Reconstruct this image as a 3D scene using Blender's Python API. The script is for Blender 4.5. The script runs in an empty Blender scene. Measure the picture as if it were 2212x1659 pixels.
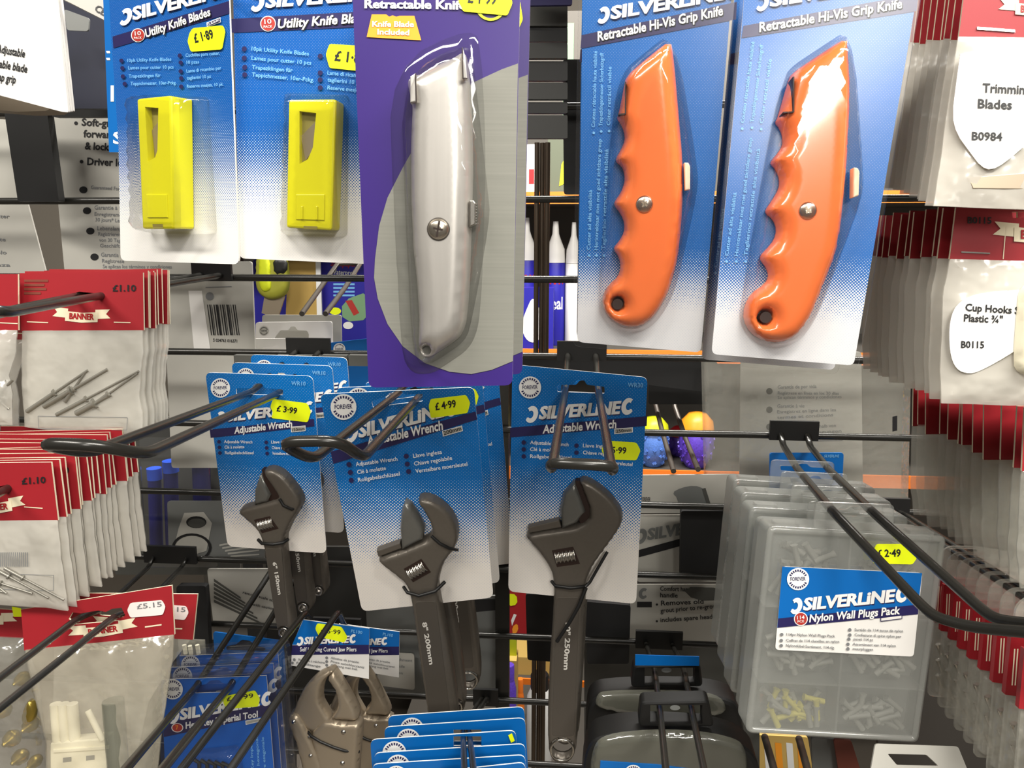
import bpy, math, random
import numpy as np
from mathutils import Vector, Matrix
from mathutils.geometry import delaunay_2d_cdt
random.seed(7)
SC = bpy.context.scene
COL = SC.collection
R_ = math.radians

# ------------------------------------------------------------------ camera
FPX, CX, CY = 1703.0, 1106.0, 829.5
YAW, PIT = R_(4.8), R_(11.0)
CAM = Vector((0, 0, 1.5))
FW = Vector((-math.sin(YAW) * math.cos(PIT), math.cos(YAW) * math.cos(PIT), -math.sin(PIT)))
RT = Vector((math.cos(YAW), math.sin(YAW), 0))
UP = RT.cross(FW)
cd = bpy.data.cameras.new('camera')
cam = bpy.data.objects.new('camera', cd)
COL.objects.link(cam)
cam.location = CAM
cam.rotation_euler = (R_(90) - PIT, 0, YAW)
cd.sensor_fit = 'HORIZONTAL'
cd.sensor_width = 36
cd.lens = 36 * FPX / 2212
cd.clip_start = 0.02
cd.clip_end = 50
SC.camera = cam
# ------------------------------------------------------------------ world, lights, exposure
w = bpy.data.worlds.new('shop_ambient')
SC.world = w
w.use_nodes = True
bg = w.node_tree.nodes['Background']
bg.inputs[0].default_value = (1.0, 0.93, 0.83, 1)
bg.inputs[1].default_value = 0.15
def area(name, loc, aim, sx, sy, energy, col, spin=0):
    l = bpy.data.lights.new(name, 'AREA')
    l.shape = 'RECTANGLE'; l.size = sx; l.size_y = sy; l.energy = energy; l.color = col
    o = bpy.data.objects.new(name, l); COL.objects.link(o)
    o.location = loc
    o.rotation_euler = ((Vector(aim) - Vector(loc)).to_track_quat('-Z', 'Y').to_matrix() @ Matrix.Rotation(R_(spin), 3, 'Z')).to_euler()
    return o
area('ceiling_tube_light', (0.75, -0.20, 2.45), (0.35, 0.45, 1.45), 1.3, 0.16, 42, (1.0, 0.96, 0.88))
area('ceiling_tube_light', (-0.9, -0.6, 2.7), (-0.3, 0.6, 1.2), 1.3, 0.14, 36, (1.0, 0.95, 0.87))
area('ceiling_tube_light', (0.74, -2.6, 2.65), (0.15, 0.41, 1.6), 1.0, 0.26, 36, (1.0, 0.96, 0.89), 40)
area('ceiling_tube_light', (0.2, 1.35, 2.7), (0.1, 1.9, 0.9), 1.5, 0.14, 75, (1.0, 0.96, 0.9))
SC.view_settings.view_transform = 'Standard'
SC.view_settings.look = 'None'
SC.view_settings.gamma = 1
SC.view_settings.use_curve_mapping = False
SC.view_settings.exposure = 0.0
SC.cycles.transparent_max_bounces = 32

# ------------------------------------------------------------------ unprojection: photo measurement -> place in the shop
def ray(px, py):
    return FW + RT * ((px - CX) / FPX) + UP * ((CY - py) / FPX)
def P(px, py, Y):
    d = ray(px, py)
    return CAM + d * (Y / d.y)

class Face:
    """A plane standing in the shop: x right, z up, front towards -y."""
    def __init__(s, px, py, Y, roll=0, pitch=0, yaw=0):
        s.loc = P(px, py, Y)
        s.M = (Matrix.Rotation(R_(yaw), 3, 'Z') @ Matrix.Rotation(R_(pitch), 3, 'X') @ Matrix.Rotation(R_(roll), 3, 'Y'))
        s.T = s.M.transposed()
        s.n = s.M @ Vector((0, 1, 0))
    def l(s, px, py, off=0.0):
        d = ray(px, py)
        t = s.n.dot(s.loc - s.n * off - CAM) / s.n.dot(d)
        q = s.T @ (CAM + d * t - s.loc)
        return (q.x, q.z)
    def ls(s, pts, off=0.0):
        return [s.l(p[0], p[1], off) for p in pts]
    def len(s, a, b, off=0.0):
        p, q = s.l(*a, off), s.l(*b, off)
        return math.hypot(p[0] - q[0], p[1] - q[1])

# ------------------------------------------------------------------ materials
def lin(c):
    return tuple(((v / 255) / 12.92 if v / 255 <= 0.04045 else ((v / 255 + 0.055) / 1.055) ** 2.4) for v in c)
MATS = {}
def new_mat(name):
    m = bpy.data.materials.new(name); m.use_nodes = True
    MATS[name] = m
    nt = m.node_tree
    return m, nt, nt.nodes['Principled BSDF']
def pbr(name, rgb, rough=0.5, metal=0.0, spec=0.5, vary=0.0, scale=60, coat=0.0):
    if name in MATS: return MATS[name]
    m, nt, b = new_mat(name)
    c = (*lin(rgb), 1)
    b.inputs['Base Color'].default_value = c
    b.inputs['Roughness'].default_value = rough
    b.inputs['Metallic'].default_value = metal
    b.inputs['Specular IOR Level'].default_value = spec
    b.inputs['Coat Weight'].default_value = coat
    b.inputs['Coat Roughness'].default_value = 0.08
    if vary:
        tc = nt.nodes.new('ShaderNodeTexCoord'); n = nt.nodes.new('ShaderNodeTexNoise')
        n.inputs['Scale'].default_value = scale; n.inputs['Detail'].default_value = 3
        nt.links.new(tc.outputs['Object'], n.inputs['Vector'])
        mx = nt.nodes.new('ShaderNodeMix'); mx.data_type = 'RGBA'
        mx.inputs['A'].default_value = tuple(min(1, v * (1 - vary)) for v in c[:3]) + (1,)
        mx.inputs['B'].default_value = tuple(min(1, v * (1 + vary)) for v in c[:3]) + (1,)
        nt.links.new(n.outputs['Fac'], mx.inputs['Factor'])
        nt.links.new(mx.outputs['Result'], b.inputs['Base Color'])
    return m
def brushed(name, rgb, rough, axis_scale, metal=1.0, amt=0.12):
    m, nt, b = new_mat(name)
    tc = nt.nodes.new('ShaderNodeTexCoord'); mp = nt.nodes.new('ShaderNodeMapping')
    mp.inputs['Scale'].default_value = axis_scale
    n = nt.nodes.new('ShaderNodeTexNoise'); n.inputs['Scale'].default_value = 1; n.inputs['Detail'].default_value = 4
    nt.links.new(tc.outputs['Object'], mp.inputs['Vector']); nt.links.new(mp.outputs[0], n.inputs['Vector'])
    mx = nt.nodes.new('ShaderNodeMix'); mx.data_type = 'RGBA'
    c = lin(rgb)
    mx.inputs['A'].default_value = tuple(v * (1 - amt) for v in c) + (1,)
    mx.inputs['B'].default_value = tuple(min(1, v * (1 + amt)) for v in c) + (1,)
    nt.links.new(n.outputs['Fac'], mx.inputs['Factor']); nt.links.new(mx.outputs['Result'], b.inputs['Base Color'])
    b.inputs['Metallic'].default_value = metal; b.inputs['Roughness'].default_value = rough
    return m
def halftone(name, blue, white, z0, z1, pitch=0.0016, x0=0.0, slope=0.0):
    """Printed card: blue fading to white through 45 degree dots between local heights z0 and z1."""
    m, nt, b = new_mat(name)
    N, L = nt.nodes.new, nt.links.new
    tc = N('ShaderNodeTexCoord'); sp = N('ShaderNodeSeparateXYZ'); L(tc.outputs['Object'], sp.inputs[0])
    def mth(op, a, c=None):
        n = N('ShaderNodeMath'); n.operation = op
        for i, v in enumerate((a, c)):
            if v is None: continue
            if isinstance(v, (int, float)): n.inputs[i].default_value = v
            else: L(v, n.inputs[i])
        return n.outputs[0]
    k = 2 * math.pi / pitch * 0.7071
    a = mth('MULTIPLY', mth('ADD', sp.outputs['X'], sp.outputs['Z']), k)
    c = mth('MULTIPLY', mth('SUBTRACT', sp.outputs['X'], sp.outputs['Z']), k)
    dots = mth('MULTIPLY', mth('ADD', mth('SINE', a), mth('SINE', c)), 0.25)
    zz = mth('ADD', sp.outputs['Z'], mth('MULTIPLY', sp.outputs['X'], slope))
    mr = N('ShaderNodeMapRange'); mr.inputs['From Min'].default_value = z0; mr.inputs['From Max'].default_value = z1
    mr.inputs['To Min'].default_value = 0; mr.inputs['To Max'].default_value = 1
    L(zz, mr.inputs['Value'])
    v = mth('ADD', mr.outputs[0], dots)
    st = N('ShaderNodeMapRange'); st.inputs['From Min'].default_value = 0.42; st.inputs['From Max'].default_value = 0.58
    L(v, st.inputs['Value'])
    mx = N('ShaderNodeMix'); mx.data_type = 'RGBA'
    mx.inputs['A'].default_value = (*lin(blue), 1); mx.inputs['B'].default_value = (*lin(white), 1)
    L(st.outputs[0], mx.inputs['Factor']); L(mx.outputs['Result'], b.inputs['Base Color'])
    b.inputs['Roughness'].default_value = 0.35
    b.inputs['Specular IOR Level'].default_value = 0.4
    return m
def clear(name, tint=(1, 1, 1), body=0.0, body_rgb=(230, 230, 225), rough=0.06, gloss=0.09, wrinkle=0.0, wscale=60):
    """Thin clear or milky plastic: transparent + a share of white body + a glossy skin."""
    m = bpy.data.materials.new(name); m.use_nodes = True; MATS[name] = m
    nt = m.node_tree; nt.nodes.clear(); N, L = nt.nodes.new, nt.links.new
    out = N('ShaderNodeOutputMaterial'); tr = N('ShaderNodeBsdfTransparent'); gl = N('ShaderNodeBsdfGlossy')
    tr.inputs[0].default_value = (*tint, 1); gl.inputs['Roughness'].default_value = rough
    base = tr.outputs[0]
    if body > 0:
        df = N('ShaderNodeBsdfDiffuse'); df.inputs[0].default_value = (*lin(body_rgb), 1)
        tl = N('ShaderNodeBsdfTranslucent'); tl.inputs[0].default_value = (*lin(body_rgb), 1)
        m1 = N('ShaderNodeMixShader'); m1.inputs[0].default_value = 0.3
        L(df.outputs[0], m1.inputs[1]); L(tl.outputs[0], m1.inputs[2])
        m2 = N('ShaderNodeMixShader'); m2.inputs[0].default_value = body
        L(tr.outputs[0], m2.inputs[1]); L(m1.outputs[0], m2.inputs[2]); base = m2.outputs[0]
    lw = N('ShaderNodeLayerWeight'); lw.inputs[0].default_value = 0.25
    mr = N('ShaderNodeMapRange'); mr.inputs['To Min'].default_value = gloss; mr.inputs['To Max'].default_value = 0.55
    L(lw.outputs['Fresnel'], mr.inputs['Value'])
    m3 = N('ShaderNodeMixShader'); L(mr.outputs[0], m3.inputs[0]); L(base, m3.inputs[1]); L(gl.outputs[0], m3.inputs[2])
    if wrinkle:
        tc = N('ShaderNodeTexCoord'); n = N('ShaderNodeTexNoise'); n.inputs['Scale'].default_value = wscale
        n.inputs['Detail'].default_value = 2
        bp = N('ShaderNodeBump'); bp.inputs['Strength'].default_value = wrinkle; bp.inputs['Distance'].default_value = 0.004
        L(tc.outputs['Object'], n.inputs['Vector']); L(n.outputs['Fac'], bp.inputs['Height'])
        L(bp.outputs[0], gl.inputs['Normal'])
        if body > 0: L(bp.outputs[0], df.inputs['Normal'])
    L(m3.outputs[0], out.inputs[0])
    return m

BLUE = (6, 100, 178)
M_white = pbr('card_white', (232, 230, 226), 0.45)
M_blue = pbr('print_blue', BLUE, 0.35)
M_ltblue = pbr('print_pale_blue', (120, 185, 235), 0.4)
M_navy = pbr('print_navy', (38, 34, 84), 0.4)
M_ink = pbr('print_black', (26, 26, 28), 0.5)
M_grey_ink = pbr('print_grey', (120, 122, 124), 0.5)
M_pwhite = pbr('print_white', (240, 240, 238), 0.45)
M_purple = pbr('print_purple', (50, 29, 108), 0.35)
M_pgrey = brushed('print_brushed_grey', (122, 122, 114), 0.5, (12, 1, 900), metal=0.0, amt=0.16)
M_porange = pbr('print_orange', (250, 160, 40), 0.4)
M_pred = pbr('print_red', (168, 28, 34), 0.45)
M_badge = pbr('print_badge_red', (176, 52, 44), 0.45)
M_fluo = pbr('price_label_fluorescent', (238, 255, 6), 0.55, vary=0.04)
M_plabel = pbr('price_label_white', (238, 226, 222), 0.55)
M_yellow = pbr('plastic_yellow', (224, 218, 24), 0.3)
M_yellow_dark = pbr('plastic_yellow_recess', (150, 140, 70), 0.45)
M_orange = pbr('paint_orange', (240, 120, 60), 0.22, vary=0.10, scale=26, coat=0.6)
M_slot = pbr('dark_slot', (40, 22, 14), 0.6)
M_alu = brushed('cast_aluminium', (216, 212, 206), 0.34, (400, 400, 14), metal=0.7, amt=0.08)
M_rivet = pbr('zinc_rivet', (150, 147, 138), 0.4, 0.6)
M_screw = pbr('nickel_screw', (205, 195, 180), 0.25, 1.0)
M_steel = pbr('bright_steel', (200, 196, 188), 0.25, 1.0)
M_tool = pbr('phosphate_grey_steel', (104, 98, 90), 0.36, 0.45, vary=0.08, scale=400)
M_tool_l = pbr('ground_steel_face', (118, 118, 114), 0.28, 0.55, vary=0.06, scale=300)
M_tool_d = pbr('tool_recess', (86, 80, 73), 0.45, 0.3)
M_stamp = pbr('bright_stamp', (214, 210, 202), 0.4)
M_nickel = pbr('satin_nickel', (168, 154, 134), 0.34, 0.55)
M_wire = pbr('black_wire', (40, 39, 36), 0.26, 0.25, spec=0.6)
M_sheet = clear('clear_front_sheet', gloss=0.006, rough=0.22)
M_wire_g = pbr('grey_wire', (88, 82, 76), 0.4, 0.4)
M_black = pbr('black_plastic', (20, 20, 20), 0.45)
M_blackm = pbr('black_matt_card', (24, 24, 25), 0.7)
M_greyp = pbr('grey_plastic', (112, 114, 112), 0.5)
M_greycard = pbr('grey_card', (178, 176, 168), 0.55, vary=0.05, scale=30)
M_dkgrey = pbr('dark_grey_card', (78, 78, 74), 0.6)
M_cream = pbr('cream_paper', (232, 220, 190), 0.6)
M_red = pbr('header_red', (152, 27, 36), 0.5, vary=0.05, scale=40)
M_dkred = pbr('header_red_back', (120, 58, 44), 0.6)
M_clear = clear('clear_blister', gloss=0.07)
M_shell = clear('clear_clamshell', tint=(0.985, 0.99, 1), gloss=0.07, rough=0.05, body=0.012)
M_bag = clear('milky_bag', body=0.62, body_rgb=(236, 232, 222), rough=0.16, gloss=0.05, wrinkle=0.6, wscale=55)
M_bagc = clear('clear_bag', body=0.24, body_rgb=(214, 212, 200), rough=0.14, gloss=0.06, wrinkle=0.7, wscale=70)
M_bagw = clear('white_backed_bag', body=0.42, body_rgb=(246, 243, 234), rough=0.14, gloss=0.06, wrinkle=0.7, wscale=60)
M_bagm = clear('cream_backed_bag', body=0.26, body_rgb=(244, 236, 214), rough=0.14, gloss=0.05, wrinkle=0.7, wscale=60)
M_frost = clear('frosted_box', body=0.20, body_rgb=(206, 208, 202), rough=0.22, gloss=0.05)
M_frost_d = clear('frosted_box_tray', body=0.34, body_rgb=(190, 192, 186), rough=0.3, gloss=0.04)
M_smoke = clear('smoked_window', tint=(0.75, 0.78, 0.76), body=0.45, body_rgb=(150, 150, 136), rough=0.12, gloss=0.1)
M_brass = pbr('brass', (190, 165, 80), 0.3, 0.9)
M_plug = pbr('nylon_plug_grey', (150, 150, 142), 0.5)
M_plugy = pbr('nylon_plug_yellow', (205, 195, 90), 0.5)
M_cream_pl = pbr('cream_plastic', (236, 230, 205), 0.4)
M_edge = pbr('shelf_edge_orange', (250, 130, 40), 0.5)
M_shelf = pbr('shelf_steel', (90, 86, 80), 0.5, 0.3)
M_dkblue = pbr('deep_blue_pack', (34, 30, 150), 0.45)
M_tan = pbr('tan_pack', (206, 172, 96), 0.55)
M_green = pbr('green_print', (120, 160, 120), 0.5)
M_lime = pbr('lime_plastic', (190, 200, 30), 0.4)
M_violet = pbr('violet_pack', (96, 66, 190), 0.4, vary=0.5, scale=260)
M_blueplug = pbr('blue_plastic', (50, 96, 230), 0.4)

# ------------------------------------------------------------------ 2-D helpers
def rnd(pts, r, n=4, only=None):
    """Round polygon corners (r in the units of pts)."""
    out = []; k = len(pts)
    for i, p in enumerate(pts):
        if only is not None and i not in only:
            out.append(p); continue
        a, b = pts[i - 1], pts[(i + 1) % k]
        da = (a[0] - p[0], a[1] - p[1]); db = (b[0] - p[0], b[1] - p[1])
        la, lb = math.hypot(*da), math.hypot(*db)
        rr = min(r, la * .45, lb * .45)
        A = (p[0] + da[0] / la * rr, p[1] + da[1] / la * rr); B = (p[0] + db[0] / lb * rr, p[1] + db[1] / lb * rr)
        for j in range(n + 1):
            t = j / n
            out.append(((1 - t) ** 2 * A[0] + 2 * t * (1 - t) * p[0] + t * t * B[0], (1 - t) ** 2 * A[1] + 2 * t * (1 - t) * p[1] + t * t * B[1]))
    return out
def smooth(pts, it=2):
    for _ in range(it):
        o = []
        for i, p in enumerate(pts):
            q = pts[(i + 1) % len(pts)]
            o += [(p[0] * .75 + q[0] * .25, p[1] * .75 + q[1] * .25), (p[0] * .25 + q[0] * .75, p[1] * .25 + q[1] * .75)]
        pts = o
    return pts
def circle(c, r, n=28, ry=None, a0=0.0):
    ry = r if ry is None else ry
    return [(c[0] + r * math.cos(a0 + 2 * math.pi * i / n), c[1] + ry * math.sin(a0 + 2 * math.pi * i / n)) for i in range(n)]
def sarea(p):
    return sum(p[i - 1][0] * p[i][1] - p[i][0] * p[i - 1][1] for i in range(len(p))) / 2
def ccw(p):
    return list(p) if sarea(p) > 0 else list(p)[::-1]
def offset(p, d):
    """Move an outline outwards by d (mitred, limited)."""
    s = 1 if sarea(p) > 0 else -1
    out = []; n = len(p)
    for i in range(n):
        a, b, c = p[i - 1], p[i], p[(i + 1) % n]
        def nn(u, v):
            dx, dy = v[0] - u[0], v[1] - u[1]; L = math.hypot(dx, dy) or 1e-9
            return (dy / L * s, -dx / L * s)
        n1, n2 = nn(a, b), nn(b, c)
        m = (n1[0] + n2[0], n1[1] + n2[1]); L2 = m[0] ** 2 + m[1] ** 2
        k = 2 / L2 if L2 > 0.35 else 2 / 0.35
        out.append((b[0] + m[0] * d * k, b[1] + m[1] * d * k))
    return out
def hull(p):
    p = sorted(set(p))
    def half(q):
        h = []
        for a in q:
            while len(h) > 1 and (h[-1][0] - h[-2][0]) * (a[1] - h[-2][1]) - (h[-1][1] - h[-2][1]) * (a[0] - h[-2][0]) <= 0: h.pop()
            h.append(a)
        return h[:-1]
    return half(p) + half(p[::-1])
def inside_np(poly, X, Y):
    r = np.zeros(X.shape, bool); n = len(poly)
    for i in range(n):
        x1, y1 = poly[i]; x2, y2 = poly[(i + 1) % n]
        c = ((y1 > Y) != (y2 > Y)) & (X < (x2 - x1) * (Y - y1) / ((y2 - y1) or 1e-12) + x1)
        r ^= c
    return r
def dist_np(poly, X, Y):
    d = np.full(X.shape, 1e9); n = len(poly)
    for i in range(n):
        x1, y1 = poly[i]; x2, y2 = poly[(i + 1) % n]
        dx, dy = x2 - x1, y2 - y1; L = dx * dx + dy * dy or 1e-18
        t = np.clip(((X - x1) * dx + (Y - y1) * dy) / L, 0, 1)
        d = np.minimum(d, np.hypot(X - x1 - t * dx, Y - y1 - t * dy))
    return d
def cdt(outline, holes=(), pts=()):
    S = 1000.0
    v = []; e = []
    for loop in [outline] + list(holes):
        b = len(v); v += [Vector((p[0] * S, p[1] * S)) for p in loop]
        e += [(b + i, b + (i + 1) % len(loop)) for i in range(len(loop))]
    v += [Vector((p[0] * S, p[1] * S)) for p in pts]
    vo, eo, fo, *_ = delaunay_2d_cdt(v, e, [], 0, 1e-6)
    V = [(a.x / S, a.y / S) for a in vo]
    if not fo: return V, []
    cx = np.array([sum(V[i][0] for i in f) / len(f) for f in fo]); cy = np.array([sum(V[i][1] for i in f) / len(f) for f in fo])
    ok = inside_np(outline, cx, cy)
    for h in holes: ok &= ~inside_np(h, cx, cy)
    F = []
    for f, k in zip(fo, ok):
        if not k: continue
        q = [V[i] for i in f]
        F.append(tuple(f) if sarea(q) > 0 else tuple(f)[::-1])
    return V, F

# ------------------------------------------------------------------ text outlines
_TX = {}
def text_mesh(s, bold=0.02):
    """Unit text: x from 0 to 1, capital height 1."""
    key = (s, bold)
    if key in _TX: return _TX[key]
    c = bpy.data.curves.new('lettering', 'FONT'); c.body = s; c.size = 1; c.resolution_u = 2
    c.offset = bold
    o = bpy.data.objects.new('lettering', c)
    me = bpy.data.meshes.new_from_object(o)
    V = [(v.co.x, v.co.y) for v in me.vertices]; F = [tuple(p.vertices) for p in me.polygons]
    bpy.data.meshes.remove(me); bpy.data.objects.remove(o); bpy.data.curves.remove(c)
    if V:
        x0 = min(v[0] for v in V); x1 = max(v[0] for v in V)
        V = [((v[0] - x0) / (x1 - x0), v[1] / 0.72) for v in V]
    _TX[key] = (V, F)
    return _TX[key]

# ------------------------------------------------------------------ mesh builder
class MB:
    def __init__(s):
        s.v = []; s.f = []; s.m = []; s.sm = []; s.mats = []
    def mi(s, m):
        if m not in s.mats: s.mats.append(m)
        return s.mats.index(m)
    def add(s, V, F, m, sm=False):
        b = len(s.v); s.v += [tuple(v) for v in V]; k = s.mi(m)
        for f in F:
            s.f.append(tuple(b + i for i in f)); s.m.append(k); s.sm.append(sm)
    # flat printed shape on a card front (y = -off)
    def flat(s, pts, off, m):
        pts = ccw(pts)
        V, F = cdt(pts)
        s.add([(p[0], -off, p[1]) for p in V], F, m)
    def text(s, fc, st, x0, y0, x1, y1, h, m, lean=0.15, off=0.0009, base=0.0, bold=None):
        """Lettering measured on the photo: baseline from (x0,y0) to (x1,y1), capital height h."""
        V, F = text_mesh(st, bold if bold is not None else (0.028 if h >= 12 else 0.014))
        out = []
        L = math.hypot(x1 - x0, y1 - y0)
        ux, uy = -(y1 - y0) / L, (x1 - x0) / L        # 'down' normal in photo sense
        for (u, q) in V:
            px = x0 + u * (x1 - x0) - ux * h * q + (x1 - x0) / L * lean * h * q
            py = y0 + u * (y1 - y0) - uy * h * q + (y1 - y0) / L * lean * h * q
            a = fc.l(px, py, base + off); out.append((a[0], -(base + off), a[1]))
        s.add(out, F, m)
    # slab between y0 (back) and y1 (front, more negative); optional holes, bevel
    def slab(s, pts, y0, y1, m, holes=(), mside=None, bev=0.0, mback=None, smoothside=False):
        pts = ccw(pts); holes = [ccw(h) for h in holes]
        fr = offset(pts, -bev) if bev else pts
        V, F = cdt(fr, holes); s.add([(p[0], y1, p[1]) for p in V], F, m)
        V, F = cdt(pts, holes); s.add([(p[0], y0, p[1]) for p in V], [f[::-1] for f in F], mback or m)
        ms = mside or m
        n = len(pts)
        rings = [[(p[0], y0, p[1]) for p in pts]]
        if bev:
            rings.append([(p[0], y1 + bev, p[1]) for p in pts])
            mid = offset(pts, -bev * .3); rings.append([(p[0], y1 + bev * .3, p[1]) for p in mid])
        rings.append([(p[0], y1, p[1]) for p in fr])
        for a, b in zip(rings, rings[1:]):
            s.add(a + b, [(i, (i + 1) % n, n + (i + 1) % n, n + i) for i in range(n)], ms, smoothside)
        for h in holes:
            k = len(h)
            s.add([(p[0], y0, p[1]) for p in h] + [(p[0], y1, p[1]) for p in h],
                  [((i + 1) % k, i, k + i, k + (i + 1) % k) for i in range(k)], ms)
    # rounded body rising from y=-base to -(base+h) with edge radius r
    def pillow(s, pts, base, h, r, m, step=0.003, shape='round', edge=0.0, holes=(), back=True, both=False, noise=0.0):
        pts = ccw(pts); holes = [ccw(q) for q in holes]
        xs = [p[0] for p in pts]; zs = [p[1] for p in pts]
        gx = np.arange(min(xs), max(xs), step); gz = np.arange(min(zs), max(zs), step * .866)
        X, Z = np.meshgrid(gx, gz); X = X + (np.arange(len(gz)) % 2)[:, None] * step * .5
        X, Z = X.ravel(), Z.ravel()
        ok = inside_np(pts, X, Z)
        for q in holes: ok &= ~inside_np(q, X, Z)
        X, Z = X[ok], Z[ok]
        d = dist_np(pts, X, Z)
        for q in holes: d = np.minimum(d, dist_np(q, X, Z))
        ok = d > step * .35
        extra = list(zip(X[ok], Z[ok]))
        # rings near the edge so the rounding is well described
        rings = []
        for k in (0.12, 0.4):
            q = offset(pts, -r * k)
            qx = np.array([p[0] for p in q]); qz = np.array([p[1] for p in q])
            dd = dist_np(pts, qx, qz); oo = inside_np(pts, qx, qz) & (dd > r * k * .7)
            for hq in holes: oo &= ~inside_np(hq, qx, qz)
            rings += [p for p, o in zip(q, oo) if o]
        V, F = cdt(pts, holes, extra + rings)
        VX = np.array([v[0] for v in V]); VZ = np.array([v[1] for v in V])
        D = dist_np(pts, VX, VZ)
        for q in holes: D = np.minimum(D, dist_np(q, VX, VZ))
        t = np.clip(D / r, 0, 1)
        if shape == 'round': H = np.sqrt(np.maximum(0, 1 - (1 - t) ** 2))
        elif shape == 'soft': H = np.sin(t * math.pi / 2)
        elif shape == 'wall': H = np.clip(t * 1.6, 0, 1) ** .8
        else: H = t
        H = edge + (h - edge) * H
        if noise:
            H = H + noise * np.minimum(1, D / r) * (np.sin(VX * 210 + VZ * 90) * .5 + np.sin(VZ * 260 - VX * 120) * .5)
        s.add([(v[0], -(base + hh), v[1]) for v, hh in zip(V, H)], F, m, True)
        if both:
            s.add([(v[0], -(base - hh * .8), v[1]) for v, hh in zip(V, H)], [f[::-1] for f in F], m, True)
        elif back:
            s.add([(v[0], -base, v[1]) for v in V], [f[::-1] for f in F], m)
            if edge:
                n = len(pts)
                s.add([(p[0], -base, p[1]) for p in pts] + [(p[0], -(base + edge), p[1]) for p in pts],
                      [(i, (i + 1) % n, n + (i + 1) % n, n + i) for i in range(n)], m, True)
    def tube(s, path, r, m, n=10, cap=True, closed=False):
        path = [Vector(p) for p in path]
        k = len(path); rings = []
        up = None
        for i, p in enumerate(path):
            a = path[i - 1] if (i or closed) else p
            b = path[(i + 1) % k] if (i < k - 1 or closed) else p
            t = (b - a).normalized()
            if up is None:
                up = t.orthogonal().normalized()
            up = (up - t * up.dot(t)).normalized()
            sd = t.cross(up)
            rr = r[i] if isinstance(r, (list, tuple)) else r
            rings.append([p + (up * math.cos(2 * math.pi * j / n) + sd * math.sin(2 * math.pi * j / n)) * rr for j in range(n)])
        V = [v for q in rings for v in q]; F = []
        for i in range(k if closed else k - 1):
            A, B = i * n, ((i + 1) % k) * n
            F += [(A + j, A + (j + 1) % n, B + (j + 1) % n, B + j) for j in range(n)]
        s.add(V, F, m, True)
        if cap and not closed:
            s.add(rings[0], [tuple(range(n))[::-1]], m); s.add(rings[-1], [tuple(range(n))], m)
    def box(s, c, d, m, R=None):
        x, y, z = (v / 2 for v in d)
        V = [Vector((a * x, b * y, e * z)) for a in (-1, 1) for b in (-1, 1) for e in (-1, 1)]
        if R is not None: V = [R @ v for v in V]
        V = [v + Vector(c) for v in V]
        s.add(V, [(0, 1, 3, 2), (4, 6, 7, 5), (0, 4, 5, 1), (2, 3, 7, 6), (0, 2, 6, 4), (1, 5, 7, 3)], m)
    def lathe(s, prof, c, m, n=24, axis='z', sm=True):
        """prof: list of (radius, height)."""
        V = []; F = []
        for (r, h) in prof:
            for j in range(n):
                a = 2 * math.pi * j / n
                q = (r * math.cos(a), r * math.sin(a), h)
                if axis == 'y': q = (q[0], -q[2], q[1])
                V.append((q[0] + c[0], q[1] + c[1], q[2] + c[2]))
        for i in range(len(prof) - 1):
            for j in range(n):
                F.append((i * n + j, i * n + (j + 1) % n, (i + 1) * n + (j + 1) % n, (i + 1) * n + j))
        s.add(V, F, m, sm)
        s.add([V[(len(prof) - 1) * n + j] for j in range(n)], [tuple(range(n))], m)
        s.add([V[j] for j in range(n)], [tuple(range(n))[::-1]], m)
    def build(s, name, parent=None, label=None):
        me = bpy.data.meshes.new(name)
        me.from_pydata(s.v, [], s.f)
        for m in s.mats: me.materials.append(m)
        me.polygons.foreach_set('material_index', s.m)
        me.polygons.foreach_set('use_smooth', s.sm)
        me.update()
        o = bpy.data.objects.new(name, me); COL.objects.link(o)
        if parent is not None: o.parent = parent
        if label: o['label'] = label
        return o

def tag(o, label, cat, group=None, kind=None):
    o['label'] = label; o['category'] = cat
    if group: o['group'] = group
    if kind: o['kind'] = kind
    return o
def thing(name, label, cat, face=None, loc=None, group=None):
    o = bpy.data.objects.new(name, None); COL.objects.link(o)
    o.empty_display_size = 0.01
    if face is not None:
        o.location = face.loc; o.rotation_euler = face.M.to_euler()
    elif loc is not None: o.location = loc
    return tag(o, label, cat, group)
def dup(root, loc=None, label=None, group=None, skip=(), drot=(0, 0, 0)):
    r = root.copy(); COL.objects.link(r)
    if loc is not None: r.location = loc
    if label: r['label'] = label
    if group: r['group'] = group
    if any(drot):
        M = root.rotation_euler.to_matrix() @ Matrix.Rotation(R_(drot[1]), 3, 'Y') @ Matrix.Rotation(R_(drot[0]), 3, 'X') @ Matrix.Rotation(R_(drot[2]), 3, 'Z')
        r.rotation_euler = M.to_euler()
    for ch in list(root.children):
        if ch.name.split('.')[0] in skip: continue
        c = ch.copy(); COL.objects.link(c); c.parent = r
        for g in list(ch.children):
            if g.name.split('.')[0] in skip: continue
            d = g.copy(); COL.objects.link(d); d.parent = c
    return r
ORD = ['front', 'second', 'third', 'fourth', 'fifth', 'sixth', 'seventh', 'eighth', 'ninth', 'tenth', 'eleventh', 'twelfth', 'thirteenth', 'fourteenth', 'fifteenth']

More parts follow.
